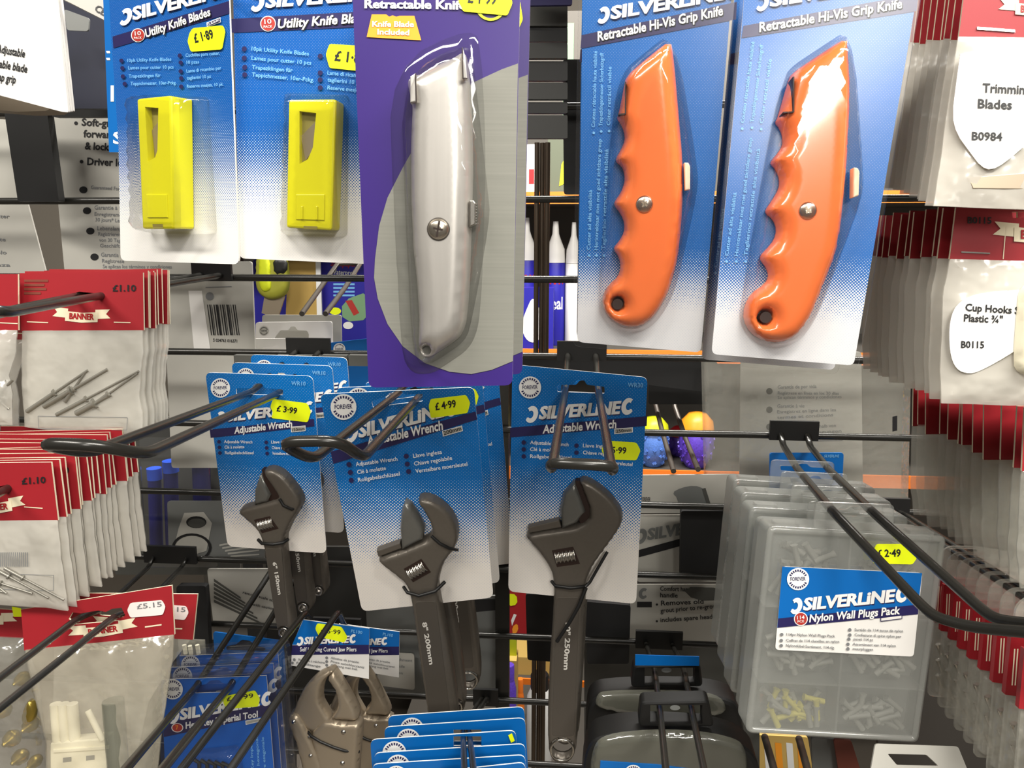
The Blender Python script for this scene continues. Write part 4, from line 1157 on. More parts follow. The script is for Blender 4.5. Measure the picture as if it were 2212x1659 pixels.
# ------------------------------------------------------------------ wall plug boxes
fX = Face(1826, 1365, .52, 3, -4, 4)
def wall_plug_box():
    t = thing('wall_plug_box', 'front frosted compartment box of wall plugs with a blue and white label and price 2-49', 'organiser box', fX, group='frosted wall plug boxes')
    oc = rnd([(1659, 1136), (2044, 1158), (1982, 1603), (1610, 1582)], 16, 4)
    ol = fX.ls(oc)
    TH = .021
    mb = MB()
    n = len(ol); occ = ccw(ol)
    # open tray: walls + floor
    inn = offset(occ, -.0015)
    mb.slab(occ, TH, TH - .0012, M_frost_d)
    mb.add([(p[0], TH, p[1]) for p in occ] + [(p[0], .0015, p[1]) for p in occ], [(i, (i + 1) % n, n + (i + 1) % n, n + i) for i in range(n)], M_frost_d, True)
    mb.build('tray', t, 'frosted tray')
    mb = MB()
    mb.slab(occ, .0012, 0, M_frost, bev=.0008)
    rim = offset(occ, -.0045)
    mb.add([(p[0], -.0001, p[1]) for p in occ] + [(p[0], -.0022, p[1]) for p in offset(occ, -.001)] + [(p[0], -.0022, p[1]) for p in offset(occ, -.0035)] + [(p[0], -.0001, p[1]) for p in rim],
           [(k * n + i, k * n + (i + 1) % n, (k + 1) * n + (i + 1) % n, (k + 1) * n + i) for k in range(3) for i in range(n)], M_frost, True)
    mb.build('lid', t, 'frosted clear lid with raised rim')
    mb = MB()
    def bar(a, c, wd=2.2):
        L = math.hypot(c[0] - a[0], c[1] - a[1]); nx, ny = -(c[1] - a[1]) / L * wd, (c[0] - a[0]) / L * wd
        mb.slab(fX.ls([(a[0] - nx, a[1] - ny), (c[0] - nx, c[1] - ny), (c[0] + nx, c[1] + ny), (a[0] + nx, a[1] + ny)]), TH - .0014, .0014, M_frost_d)
    bar((1842, 1150), (1806, 1588)); bar((1640, 1474), (1998, 1492)); bar((1650, 1310), (2020, 1330))
    mb.build('divider', t, 'compartment walls')
    mb = MB()
    rs = random.Random(3)
    cells = [((1672, 1160), (1832, 1170), (1822, 1305), (1660, 1296)), ((1852, 1172), (2020, 1180), (2008, 1318), (1846, 1312)), ((1656, 1330), (1820, 1338), (1814, 1470), (1646, 1462)), ((1836, 1340), (2004, 1350), (1994, 1480), (1828, 1474)), ((1640, 1492), (1806, 1500), (1800, 1580), (1632, 1572)), ((1822, 1502), (1986, 1512), (1978, 1590), (1818, 1584))]
    for ci, c in enumerate(cells):
        for k in range(26):
            u, v = rs.random() * .7 + .15, (rs.random() ** .6) * .75 + .15
            x = (c[0][0] * (1 - u) + c[1][0] * u) * (1 - v) + (c[3][0] * (1 - u) + c[2][0] * u) * v
            y = (c[0][1] * (1 - u) + c[1][1] * u) * (1 - v) + (c[3][1] * (1 - u) + c[2][1] * u) * v
            p = fX.l(x, y); a = rs.random() * math.pi
            L = .0075; dx, dz = math.cos(a) * L, math.sin(a) * L; yy = .006 + rs.random() * .009
            mb.tube([(p[0] - dx, yy, p[1] - dz), (p[0] + dx * .6, yy, p[1] + dz * .6), (p[0] + dx, yy, p[1] + dz)], [.0022, .002, .0028], M_plugy if ci == 4 and k % 2 else M_plug, 6)
    po = mb.build('wall_plug', t, 'loose grey and yellow nylon plugs'); po['kind'] = 'stuff'
    mb = MB()
    tab = rnd([(1758, 1145), (1763, 1084), (1934, 1091), (1930, 1152)], 12, 3)
    mb.slab(fX.ls(tab), .0025, .0005, M_frost, holes=[fX.ls(rnd([(1786, 1100), (1830, 1102), (1840, 1094), (1860, 1095), (1866, 1104), (1912, 1106), (1910, 1120), (1788, 1114)], 5, 2))], bev=.0005)
    mb.build('hang_tab', t, 'frosted hanging tab')
    b = .0004; mb = MB()
    lo = rnd([(1690, 1223), (1992, 1237), (1973, 1418), (1674, 1403)], 8, 3)
    mb.slab(fX.ls(lo), -.0001, -b, M_white)
    mb.flat(fX.ls([(1690, 1224), (1992, 1238), (1982, 1320), (1679, 1356)], b + .0003), b + .0003, M_blue)
    quad(mb, fX, [(1681, 1336), (1985, 1306), (1983, 1327), (1680, 1356)], M_navy, .0005, b)
    emblem(mb, fX, 1724, 1251, 24, b)
    logo(mb, fX, 1734, 1318, 1930, 1299, 26, base=b)
    mb.flat(fX.ls(circle((1730, 1337), 15), b + .0008), b + .0008, M_pwhite); mb.flat(fX.ls(circle((1730, 1337), 13), b + .0010), b + .0010, M_badge)
    mb.text(fX, '114', 1722, 1338, 1738, 1337, 8, M_pwhite, 0, .0012, b); mb.text(fX, 'PCE', 1723, 1345, 1737, 1344, 5, M_pwhite, 0, .0012, b)
    mb.text(fX, 'Nylon Wall Plugs Pack', 1748, 1344, 1944, 1326, 17, M_pwhite, .2, .0010, b)
    frame_box(mb, fX, [(1902, 1334), (1949, 1328), (1949, 1337), (1902, 1343)], M_navy, M_white, .0008, b)
    rows = [('114pc Nylon Wall Plugs Pack', 1699, 1373, 1804, 1377), ('Coffret de 114 chevilles en nylon', 1698, 1386, 1813, 1389), ('Nylondübel-Sortiment, 114-tlg.', 1698, 1397, 1803, 1402),
            ('Surtido de 114 tacos de nylon', 1846, 1363, 1951, 1366), ('Confezione di spine nylon per', 1846, 1374, 1947, 1378), ('pareti 114 pz', 1844, 1383, 1886, 1385), ('Assortiment van 114 nylon', 1842, 1394, 1935, 1398), ('muurpluggen', 1842, 1404, 1886, 1406)]
    lines(mb, fX, rows, 6, M_grey_ink, base=b, bm=M_grey_ink)
    mb.build('paper_label', t, 'blue and white printed label')
    sticker(t, fX, [(1886, 1190), (1893, 1175), (1953, 1175), (1981, 1204), (1971, 1219), (1886, 1217)], '£ 2·49', (1895, 1203, 1946, 1202), 16, base=.0001)
    for (x, y) in ((1700, 1138), (1990, 1156)):
        mb = MB(); p = fX.l(x, y); mb.box((p[0], .004, p[1] + .001), (.016, .010, .003), M_frost)
        mb.build('hinge', t)
    return t
wx = wall_plug_box()
for i, (px, py, Y) in enumerate([(1828, 1085, .552), (1787, 1050, .584), (1760, 1020, .618), (1734, 994, .655)]):
    d = P(px, py, Y) - P(1848, 1086, .52)
    dup(wx, wx.location + d, 'frosted wall plug box, %s from the front of its stack' % ORD[i + 1], None, ('wall_plug', 'price_sticker') if i > 1 else ())
hook('wire hook through the wall plug boxes, curving off the right edge', [(1692, 962, .78), (1722, 1012, .655), (1800, 1106, .52), (1994, 1312, .43), (2023, 1334, .42), (2099, 1355, .405), (2290, 1372, .37)], [(1750, 964, .78), (1790, 1014, .655), (1889, 1110, .52), (2132, 1327, .42), (2164, 1341, .41), (2320, 1356, .375)], r=.0031)

# ------------------------------------------------------------------ lower middle: hex keys, locking pliers, blue cards, cases
fH = Face(465, 1560, .60, -3, -6, 0)
t = thing('hex_key_pack', 'clear clamshell of hex keys with blue card and price label, front of its hook', 'tool pack', fH, group='hex key clamshells')
b = .0005; mb = MB()
zz = halftone('hex_card_print', (16, 96, 190), (60, 140, 220), fH.l(465, 1700)[1], fH.l(465, 1800)[1])
mb.slab(fH.ls([(348, 1468), (576, 1459), (598, 1740), (362, 1750)]), .0005, -b, zz, holes=[fH.ls(rnd([(417, 1480), (445, 1478), (455, 1469), (474, 1468), (482, 1476), (503, 1475), (500, 1494), (420, 1497)], 4, 2))], mside=M_white)
emblem(mb, fH, 373, 1489, 22, b)
logo(mb, fH, 388, 1555, 560, 1524, 23, base=b)
quad(mb, fH, [(352, 1562), (582, 1520), (585, 1544), (354, 1592)], M_navy, .0004, b)
mb.flat(fH.ls(circle((383, 1572), 13, 20, 10), b + .0008), b + .0008, M_pwhite); mb.flat(fH.ls(circle((383, 1572), 11, 20, 8.5), b + .0010), b + .0010, M_badge); mb.text(fH, '7', 380, 1576, 386, 1575, 9, M_porange, 0, .0012, b)
mb.text(fH, 'Hex Key Imperial Tool', 401, 1574, 557, 1549, 14, M_pwhite, .15, .0010, b)
frame_box(mb, fH, [(530, 1557), (568, 1550), (570, 1557), (531, 1566)], M_pwhite, M_greycard, .0008, b)
for i, x in enumerate((546, 559, 572)):
    mb.text(fH, ['Hex Key Imperial', 'Llave hexagonal', 'Chiave esagonale'][i], x + 4, 1690, x - 2, 1592, 6, M_ltblue, 0, .0008, b)
mb.build('backing_card', t, 'deep blue card')
sticker(t, fH, [(482, 1517), (486, 1503), (551, 1491), (562, 1509), (558, 1526), (490, 1531)], '£ 3·99', (490, 1515, 548, 1507), 10)
mb = MB()
for i in range(5):
    a, c, e = fH.l(430 + i * 17, 1648 + i * 2, .005), fH.l(432 + i * 17, 1730, .005), fH.l(418 + i * 15, 1640 + i * 2, .005)
    mb.tube([(e[0], -.005, e[1]), (a[0], -.005, a[1]), (c[0], -.005, c[1])], .0016, M_blackm, 6)
mb.build('hex_key', t, 'dark steel hex keys')
mb = MB()
oc = rnd([(340, 1452), (596, 1438), (622, 1740), (352, 1760)], 14, 3)
mb.slab(fH.ls(oc), .0085, -.0022, M_shell, bev=.002, smoothside=True)
mb.slab(fH.ls(rnd([(352, 1456), (588, 1443), (589, 1452), (352, 1465)], 4, 2), .002), -.0022, -.0050, M_shell, bev=.001, smoothside=True)
mb.pillow(fH.ls(rnd([(412, 1618), (520, 1606), (540, 1740), (418, 1745)], 12, 3)), .0022, .012, .005, M_shell, .004, 'wall', back=False)
mb.build('clear_clamshell', t)
dup(t, P(465 + 18, 1560 - 30, .625), 'second hex key clamshell behind the front one, only its clear top showing', None, ('price_sticker', 'hex_key'))
dup(t, P(465 + 32, 1560 - 58, .652), 'third hex key clamshell, rearmost with its clear top showing', None, ('price_sticker', 'hex_key'))
hook('wire hook through the hex key clamshells, running off the bottom edge', [(424, 1483, .60), (240, 1698, .36), (225, 1690, .355)], [(498, 1481, .60), (320, 1701, .36), (305, 1694, .355)])

fL = Face(712, 1500, .665, 3, -4, 0)
t = thing('locking_pliers_pack', 'blue and white card holding nickel locking pliers beside the hex keys', 'tool pack', fL, group='locking pliers packs')
mb = MB(); b = .0005
mb.slab(fL.ls([(655, 1338), (798, 1357), (797, 1466), (629, 1437), (632, 1392)]), .0005, -b, M_white)
mb.flat(fL.ls([(655, 1339), (798, 1358), (797, 1395), (631, 1393)], b + .0002), b + .0002, M_blue)
quad(mb, fL, [(631, 1394), (797, 1393), (797, 1413), (629, 1415)], M_navy, .0004, b)
mb.text(fL, 'PL100', 758, 1366, 782, 1370, 7, M_ltblue, 0, .0008, b)
logo(mb, fL, 656, 1391, 752, 1388, 15, base=b)
mb.text(fL, 'Self Locking Curved Jaw Pliers', 648, 1407, 770, 1407, 9, M_pwhite, 0, .0009, b)
lines(mb, fL, [('Pince-étau à mâchoires', 644, 1427, 702, 1434), ('Festellzange', 640, 1434, 692, 1442), ('Alicates de presión', 714, 1423, 775, 1433), ('Pinze autobloccanti', 714, 1431, 786, 1444), ('Griptang met bek', 714, 1439, 772, 1448)], 5, M_grey_ink, base=b, bm=M_grey_ink)
mb.build('backing_card', t)
sticker(t, fL, [(681, 1358), (685, 1346), (738, 1354), (751, 1376), (744, 1388), (690, 1376)], '£ 5·99', (693, 1366, 735, 1371), 10)
top = .014
mb = MB()
mb.pillow(fL.ls(smooth([(627, 1546), (640, 1515), (650, 1496), (663, 1480), (682, 1462), (705, 1452), (716, 1448), (721, 1455), (712, 1462), (700, 1472), (692, 1490), (690, 1518), (700, 1536), (712, 1556), (720, 1580), (670, 1590), (640, 1560)], 1), top), .001, .012, .003, M_nickel, .003, 'round', edge=.003)
pl = mb.build('pliers', t, 'satin nickel locking pliers')
mb = MB(); mb.pillow(fL.ls(smooth([(716, 1452), (722, 1456), (742, 1487), (764, 1528), (774, 1553), (768, 1562), (745, 1560), (718, 1558), (712, 1552), (722, 1540), (727, 1525), (724, 1503), (712, 1482), (703, 1470)], 1), top), .001, .0125, .003, M_nickel, .003, 'round', edge=.003); mb.build('lower_jaw', pl)
mb = MB(); mb.pillow(fL.ls(smooth([(708, 1556), (740, 1562), (777, 1561), (779, 1580), (774, 1624), (768, 1720), (690, 1720), (678, 1630), (667, 1586), (690, 1560)], 1), top), .001, .0145, .003, M_nickel, .003, 'round', edge=.003); mb.build('handle', pl)
mb = MB(); mb.pillow(fL.ls(smooth([(619, 1550), (637, 1537), (652, 1550), (670, 1586), (696, 1642), (706, 1720), (664, 1720), (642, 1618), (626, 1575)], 1), top), .001, .0155, .003, M_nickel, .003, 'round', edge=.003); mb.build('lever', pl)
for (x, y, r, dz) in ((634, 1559, 7, .016), (742, 1581, 7, .015), (671, 1632, 6, .016), (740, 1648, 7, .015), (668, 1590, 4, .016)):
    c = fL.l(x, y, dz); rr = r * .66 / FPX
    mb = MB(); mb.lathe([(rr, dz - .004), (rr, dz), (rr * .8, dz + .0010), (rr * .4, dz + .0017)], (c[0], 0, c[1]), M_steel, 14, 'y'); mb.build('rivet_head', pl, 'bright rivet')
mb = MB(); q = [(fL.l(x, y, dz), dz) for x, y, dz in ((664, 1580, .012), (672, 1590, .0175), (692, 1602, .0170), (720, 1614, .0165), (745, 1622, .0165), (776, 1624, .008))]
mb.tube([(a[0], -d, a[1]) for a, d in q], .0014, M_black, 8); mb.build('cable_tie', t, 'black plastic tie')
dup(t, P(712 + 72, 1500 - 6, .735), 'second locking pliers pack behind the front one', None, ('price_sticker',))
hook('long wire hook in front of the hex keys, holding the locking pliers', [(690, 1368, .78), (660, 1322, .665), (355, 1708, .43), (340, 1700, .42)], [(752, 1368, .78), (731, 1321, .665), (470, 1703, .43), (455, 1696, .42)])

# leaning stack of blue cards under the 200 mm wrench
def blue_card(label, px, py, Y, wpx, emb, code=None):
    fc = Face(px + wpx / 2, py + 60, Y, -3, 8, 2)
    t = thing('blue_card_pack', label, 'card pack', fc, group='blue card packs at the bottom')
    hy = 1574 + 62 * ((1 / Y - 1 / .64) / (1 / .52 - 1 / .64)); ht_ = max(hy - 11, py + 6.5)
    mb = MB(); b = .0005
    mb.slab(fc.ls(rnd([(px, py + 14), (px + wpx, py - 6), (px + wpx + 12, py + 190), (px + 14, py + 220)], 14, 4)), .0005, -b, M_blue, holes=[fc.ls([(980, ht_), (1040, ht_), (1040, hy + 24), (980, hy + 24)])] if hy > py + 8 else [], mside=M_white, mback=M_greycard)
    emblem(mb, fc, px + 52, py + 44, 26, b)
    if code: mb.text(fc, code, px + wpx - 50, py + 14, px + wpx - 22, py + 12, 8, M_ltblue, 0, .0009, b)
    mb.build('backing_card', t)
    return t
for i, (x, y, Y, wd) in enumerate([(946, 1652, .556, 188), (804, 1636, .568, 330), (808, 1612, .580, 326), (800, 1583, .592, 314), (830, 1556, .612, 304), (838, 1532, .634, 294)]):
    tt = blue_card('blue card with white mark, %s of the leaning stack under the 200mm wrench' % (ORD[i] if i else 'lowest'), x, y, Y, wd, None)
    if i == 3:
        fc = Face(x + wd / 2, y + 60, Y, -3, 8, 2)
        sticker(tt, fc, [(1098, 1588), (1106, 1584), (1112, 1600), (1104, 1604)], None, None, 8, wavy=False)
hook('dark wire hook over the leaning stack of blue cards', [(1040, 1508, .78), (1000, 1574, .64), (1002, 1636, .52), (1004, 1700, .44)], [(1052, 1508, .78), (1012, 1574, .64), (1020, 1636, .52), (1026, 1700, .44)], r=.0024)

# black tool cases
def tool_case(label, dx, dy, Y, sc_pts, hnd, slot, win, lab, group):
    fc = Face(1445 + dx, 1580 + dy, Y, 0, 4, 0)
    t = thing('tool_case', label, 'tool case', fc, group=group)
    mb = MB()
    o = fc.ls(smooth(sc_pts, 2)); wn = fc.ls(smooth(win, 2), .014)
    mb.slab(o, .016, -.012, M_black, bev=.004, smoothside=True)
    mb.build('case_shell', t, 'black plastic shell')
    mb = MB(); mb.pillow(wn, .0122, .006, .006, M_smoke, .005, 'round', back=False); mb.build('window', t, 'smoky clear window')
    mb = MB(); mb.slab(fc.ls(rnd(hnd, 10, 3), .006), .004, -.009, M_black, holes=[fc.ls(slot, .006)], bev=.002, smoothside=True)
    cx = sum(p[0] for p in hnd) / 4; cy = sum(p[1] for p in hnd) / 4
    mb.slab(fc.ls(circle((cx, cy - 8), 11, 16, 5), .010), -.009, -.0096, M_greyp); mb.build('hang_tab', t, 'black hanging tab')
    mb = MB(); mb.slab(fc.ls(lab, .018), -.0184, -.0190, M_blue); 
    if dy >= 0: emblem(mb, fc, 1368, 1672, 20, .019)
    mb.build('paper_label', t, 'blue label')
    return t
tool_case('front black tool case with a smoky window and blue label, beside the long wrench', 0, 0, .60,
    [(1255, 1800), (1258, 1640), (1272, 1586), (1310, 1570), (1380, 1563), (1480, 1565), (1560, 1576), (1612, 1598), (1640, 1640), (1650, 1800)],
    [(1378, 1566), (1384, 1512), (1530, 1508), (1542, 1566)], [(1404, 1518), (1516, 1518), (1516, 1558), (1404, 1558)], [(1272, 1700), (1280, 1612), (1310, 1588), (1400, 1578), (1500, 1580), (1580, 1594), (1612, 1614), (1618, 1700)],
    [(1297, 1642), (1420, 1650), (1510, 1662), (1506, 1760), (1290, 1760)], 'black tool cases')
tool_case('rear black tool case with a crumpled clear window, behind the front one', -2, -90, .69,
    [(1264, 1640), (1266, 1520), (1282, 1492), (1320, 1486), (1400, 1482), (1500, 1484), (1560, 1492), (1596, 1510), (1612, 1640)],
    [(1362, 1482), (1368, 1434), (1512, 1430), (1518, 1480)], [(1392, 1438), (1500, 1438), (1500, 1475), (1392, 1475)], [(1284, 1532), (1290, 1500), (1310, 1494), (1400, 1492), (1490, 1494), (1560, 1504), (1574, 1548), (1420, 1552)],
    [(1372, 1413), (1510, 1417), (1510, 1437), (1372, 1436)], 'black tool cases')
hook('wire hook through the two black tool cases', [(1414, 1445, .70), (1426, 1538, .59), (1444, 1720, .44)], [(1478, 1448, .70), (1495, 1538, .59), (1532, 1720, .44)], r=.0026)

# ------------------------------------------------------------------ packs hung from the far side of the grid, seen from behind
def flat_pack(name, label, cat, pts, Y, m, deco=None, th=.0008, pitch=0, yaw=0, group=None, r=6, holes=(), back=None):
    cx = sum(p[0] for p in pts) / len(pts); cy = sum(p[1] for p in pts) / len(pts)
    fc = Face(cx, cy, Y, 0, pitch, yaw)
    t = thing(name, label, cat, fc, group=group)
    mb = MB()
    mb.slab(fc.ls(rnd(pts, r, 3)), back or th, -th, m, holes=[fc.ls(rnd(h, 3, 2)) for h in holes])
    if deco: deco(mb, fc, th)
    mb.build('backing_card', t)
    return t, fc
GR = 'packs seen from behind the grid'
def words(rows, h, m=None, bullet=None):
    def f(mb, fc, b):
        for st, x0, y0, x1, y1, *hh in rows:
            mb.text(fc, st, x0, y0, x1, y1, hh[0] if hh else h, m or M_ink, 0, .0005, b)
            if bullet: mb.flat(fc.ls(circle((x0 - bullet[0], y0 - h * .35), bullet[1], 14), b + .0005), b + .0005, M_ink)
    return f
# upper left
def d_(mb, fc, b):
    words([('Adjustable', -8, 112, 53, 124), ('retractable blade', -44, 137, 58, 157), ('Soft wrap grip', -44, 166, 33, 180)], 17)(mb, fc, b)
for i in range(3):
    flat_pack('white_card_pack', ['white card with bold print at the upper left corner', 'white card just behind the upper left printed one', 'rearmost white card of the upper left corner'][i], 'card pack',
        [(-160 + i * 4, -60), (118 + i * 5, -60), (150 + i * 5, 243 - i), (136 + i * 5, 242 - i), (0, 206), (-160, 165)], .60 + i * .012, M_white, d_ if i == 0 else None, .0012, 0, 0, 'white cards at the upper left', r=3)
t, fc = flat_pack('pack_box', 'grey-brown carton bottom under the white card at the upper left', 'box', [(-120, 176), (0, 204), (130, 238), (120, 244), (60, 246), (-120, 232)], .66, pbr('carton_grey', (150, 138, 120), .6), None, .012, r=2)
def dce(mb, fc, b):
    mb.text(fc, 'CE', 203, 22, 224, 34, 15, M_ink, 0, .0005, b)
flat_pack('tilted_pack', 'grey tilted pack with CE mark and dark lower edge, top left', 'card pack', [(135, -40), (236, -40), (229, 46), (134, -2)], .60, M_greycard, dce, .002, r=2, pitch=-10)
flat_pack('dark_pack', 'dark navy pack between the white card and the angled blue card', 'card pack', [(128, -40), (300, -40), (300, 236), (136, 236)], .74, pbr('navy_pack', (22, 26, 44), .5), None, .004)
flat_pack('grey_tab', 'small grey tab under the tilted pack at the top left', 'card pack', [(140, 20), (194, 40), (192, 68), (146, 66)], .70, M_greyp, None, .001)
def dsoft(mb, fc, b):
    words([('Soft-grip handle', 176, 271, 322, 277), ('forward reverse', 180, 296, 318, 301), ('& lock', 183, 322, 236, 325), ('Driver length', 188, 356, 300, 360)], 16)(mb, fc, b)
    for x, y in ((164, 266), (176, 349)): mb.flat(fc.ls(circle((x, y), 4, 10), b + .0005), b + .0005, M_ink)
    rows = [('Guaranteed Forever', 196, 408, 276, 412, 8), ('Garantie à vie', 204, 452, 270, 453, 9), ('Enregistrement', 204, 466, 272, 468, 8), ("30 jours* Les", 206, 478, 262, 480, 8), ('Lebenslange', 210, 497, 268, 498, 9), ('Registrieren', 212, 509, 260, 510, 8), ('von 30 Tagen', 214, 522, 270, 523, 8), ('Geschäftsbed', 216, 534, 280, 535, 8),
            ('Garantia', 218, 554, 256, 555, 9), ('Regístrese', 220, 567, 268, 568, 8), ('Se aplican los términos y condiciones', 222, 579, 371, 580, 8)]
    words(rows, 8, M_grey_ink)(mb, fc, b)
    for x, y in ((180, 410), (188, 455), (195, 499), (204, 555)): mb.flat(fc.ls(circle((x, y), 9, 14, 7.5), b + .0005), b + .0005, M_ink)
flat_pack('white_back_pack', 'large white pack back with bulleted print, behind the angled blade pack', 'card pack', [(108, 240), (420, 240), (440, 600), (142, 600)], .84, M_greycard, dsoft, .001, group=GR)
flat_pack('white_back_pack', 'white pack back with small print at the left edge above the rivet bags', 'card pack', [(-60, 255), (14, 258), (24, 300), (104, 600), (-60, 600)], .85, M_greycard, words([('no water', -40, 470, 20, 471, 8), ('durante', -40, 520, 12, 521, 8), ('en polo', -40, 548, 14, 549, 8), ('cabeza', -40, 575, 22, 576, 8)], 8, M_grey_ink), .001, group=GR)
t, fc = flat_pack('black_bracket', 'thick black vertical bracket clipped on the grid at the upper left', 'bracket', [(16, 238), (108, 238), (134, 436), (46, 436)], .785, M_black, None, .005, r=3)
flat_pack('black_bracket', 'black horizontal bracket plate on the grid above the white back pack', 'bracket', [(112, 232), (262, 232), (262, 254), (120, 254)], .786, M_black, None, .005, r=3)
# below the blade packs
def dbar(mb, fc, b):
    q = [(440, 586), (524, 586), (546, 770), (456, 772)]
    for i, wd in enumerate((3, 5, 2, 4, 7, 2, 3, 5, 2, 6, 3, 2, 4, 3)):
        x = 447 + i * 4.6
        mb.flat(fc.ls([(x, 658), (x + wd * .6, 658), (x + 9 + wd * .6, 724), (x + 9, 724)], b + .0005), b + .0005, M_ink)
    mb.text(fc, '5 024763 016371', 460, 738, 512, 740, 7, M_ink, 0, .0005, b)
    mb.flat(fc.ls(circle((453, 640), 9, 12), b + .0005), b + .0005, M_grey_ink)
    mb.flat(fc.ls([(444, 620), (500, 618), (501, 620), (444, 622)], b + .0005), b + .0005, M_grey_ink)
    mb.flat(fc.ls([(407, 628), (436, 628), (456, 766), (420, 766)], b + .0004), b + .0004, M_white)
flat_pack('barcode_pack', 'grey pack back with a barcode, right of the upper left rivet bags', 'card pack', [(352, 565), (545, 565), (553, 780), (556, 1010), (372, 1010)], .86, M_greycard, dbar, .0015, group=GR)
def dhole(mb, fc, b):
    emblem(mb, fc, 570, 715, 10, b, grey=True)
h1 = [(591, 732), (606, 713), (624, 713), (629, 705), (638, 705), (643, 713), (664, 714), (668, 722), (667, 732)]
for i in range(2):
    flat_pack('white_hang_pack', ['white pack top with a dark hang hole under the second blade pack', 'white pack top right behind the one with the dark hang hole'][i], 'card pack',
        [(553 + i * 14, 696 - i * 16), (718 + i * 20, 694 - i * 14), (722 + i * 18, 900), (553 + i * 14, 900)], .93 + i * .02, M_white if i == 0 else M_greycard, dhole if i == 0 else None, .001, group=GR, holes=[h1] if i == 0 else ())
h2 = [(563, 757), (572, 749), (590, 749), (598, 743), (606, 749), (630, 750), (636, 758)]
def dh2(mb, fc, b):
    emblem(mb, fc, 530, 751, 10, b, grey=True); spanner(mb, fc, 696, 746, 20, 22, M_grey_ink, True, .0005, 0, b)
flat_pack('white_hang_pack', 'low white pack top with a flat dark slot just above the smallest wrench cards', 'card pack', [(513, 732), (712, 730), (716, 960), (516, 960)], .89, M_white, dh2, .001, group=GR, holes=[h2])
def dhb(mb, fc, b): emblem(mb, fc, 733, 754, 13, b)
flat_pack('blue_hang_pack', 'blue pack top with white mark left of the purple pack, behind the grid', 'card pack', [(706, 741), (860, 724), (866, 960), (712, 960)], .885, M_blue, dhb, .001, group=GR)
for i, (x0, x1) in enumerate([(598, 604), (694, 700), (752, 800), (350, 356)]): pass
mbp = None
t = thing('hook_rail_clip', 'row of dark grey hook plates on the grid wire above the smallest wrench cards', 'bracket', loc=P(640, 778, .782))
o = P(640, 778, .782)
for (x0, x1) in ((508, 596), (599, 694), (697, 752), (755, 815)):
    a, c = P(x0, 766, .782), P(x1, 790, .782)
    mb = MB(); mb.box(((a.x + c.x) / 2 - o.x, 0, (a.z + c.z) / 2 - o.z), (c.x - a.x, .008, a.z - c.z), M_dkgrey); mb.build('plate', t)
# left middle dark packs
for i, (x, y, w_) in enumerate([(318, 1018, 30), (352, 1002, 32), (412, 938, 40)]):
    a = P(x + w_ / 2, y, .88); c = P(x + w_ / 2 + 6, y + 190, .88)
    rr = w_ / 2 * .88 / FPX
    t = thing('blue_tube', 'blue plastic tube in a clear bag, %s from the left beside the pin bags' % ('first', 'second', 'third')[i], 'tube', loc=a, group='blue tubes')
    mb = MB(); d = c - a; 
    mb.tube([Vector((0, 0, 0)), d], rr, pbr('dark_blue_tube', (28, 30, 110), .4), 16); mb.build('shaft', t)
    mb = MB(); mb.tube([Vector((0, 0, .004)), Vector((0, 0, -.010))], rr * 1.12, M_blueplug, 16); mb.build('collar', t, 'bright blue collar')
t, fc = flat_pack('clear_side_bag', 'clear grey bag over the blue tubes beside the pin bags', 'bag', [(300, 945), (446, 945), (470, 1225), (318, 1225)], .86, M_shell, None, .0006)
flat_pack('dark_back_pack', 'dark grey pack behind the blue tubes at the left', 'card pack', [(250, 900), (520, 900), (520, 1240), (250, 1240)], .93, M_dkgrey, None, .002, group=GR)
def dsaw(mb, fc, b):
    mb.flat(fc.ls([(398, 1108), (440, 1106), (458, 1130), (452, 1160), (446, 1190), (380, 1210), (374, 1190), (386, 1140)], b + .0004), b + .0004, M_greycard)
    mb.flat(fc.ls(circle((424, 1128), 22, 20, 13), b + .0006), b + .0006, M_ink); mb.flat(fc.ls(circle((425, 1130), 19, 20, 10), b + .0008), b + .0008, M_dkgrey)
    for i in range(24):
        a = 2 * math.pi * i / 24; c = 2 * math.pi * (i + 1) / 24
        mb.flat(fc.ls([(414 + 43 * math.cos(a), 1183 + 31 * math.sin(a)), (414 + 43 * math.cos(c), 1183 + 31 * math.sin(c)), (414 + 37 * math.cos(c), 1183 + 26 * math.sin(c)), (414 + 37 * math.cos(a), 1183 + 26 * math.sin(a))], b + .0008), b + .0008, M_ink)
    for i in range(5): mb.flat(fc.ls([(474 + i * 6, 1176 + i * 6), (560, 1160 + i * 9), (560, 1163 + i * 9), (474 + i * 6, 1180 + i * 6)], b + .0005), b + .0005, M_greycard)
flat_pack('ring_pack', 'grey card printed with two rings, left of the smallest wrench', 'card pack', [(362, 1082), (570, 1082), (572, 1212), (366, 1212)], .845, M_greyp, dsaw, .001, group=GR)
def dgb(mb, fc, b):
    for i in range(6): mb.flat(fc.ls([(462, 1250 + i * 9), (520 + i * 9, 1290 + i * 11), (520 + i * 9, 1294 + i * 11), (462, 1256 + i * 9)], b + .0004), b + .0004, M_dkgrey)
    words([('remove scale to', 524, 1282, 590, 1300, 6), ('use with caution', 530, 1305, 592, 1318, 6)], 6, M_ink)(mb, fc, b)
flat_pack('grey_bag', 'grey bag with slanted stripes and small print left of the smallest wrench handle', 'bag', [(448, 1228), (620, 1228), (630, 1362), (462, 1350)], .86, M_greycard, dgb, .001, group=GR)
flat_pack('blue_tag_pack', 'blue card top with a dark hang hole above the hex key clamshells', 'card pack', [(461, 1364), (612, 1384), (620, 1500), (470, 1500)], .72, M_blue, lambda mb, fc, b: mb.flat(fc.ls(rnd([(488, 1396), (510, 1392), (522, 1382), (540, 1384), (550, 1394), (574, 1400), (572, 1406), (490, 1404)], 3, 2), b + .0003), b + .0003, M_ink), .0008)
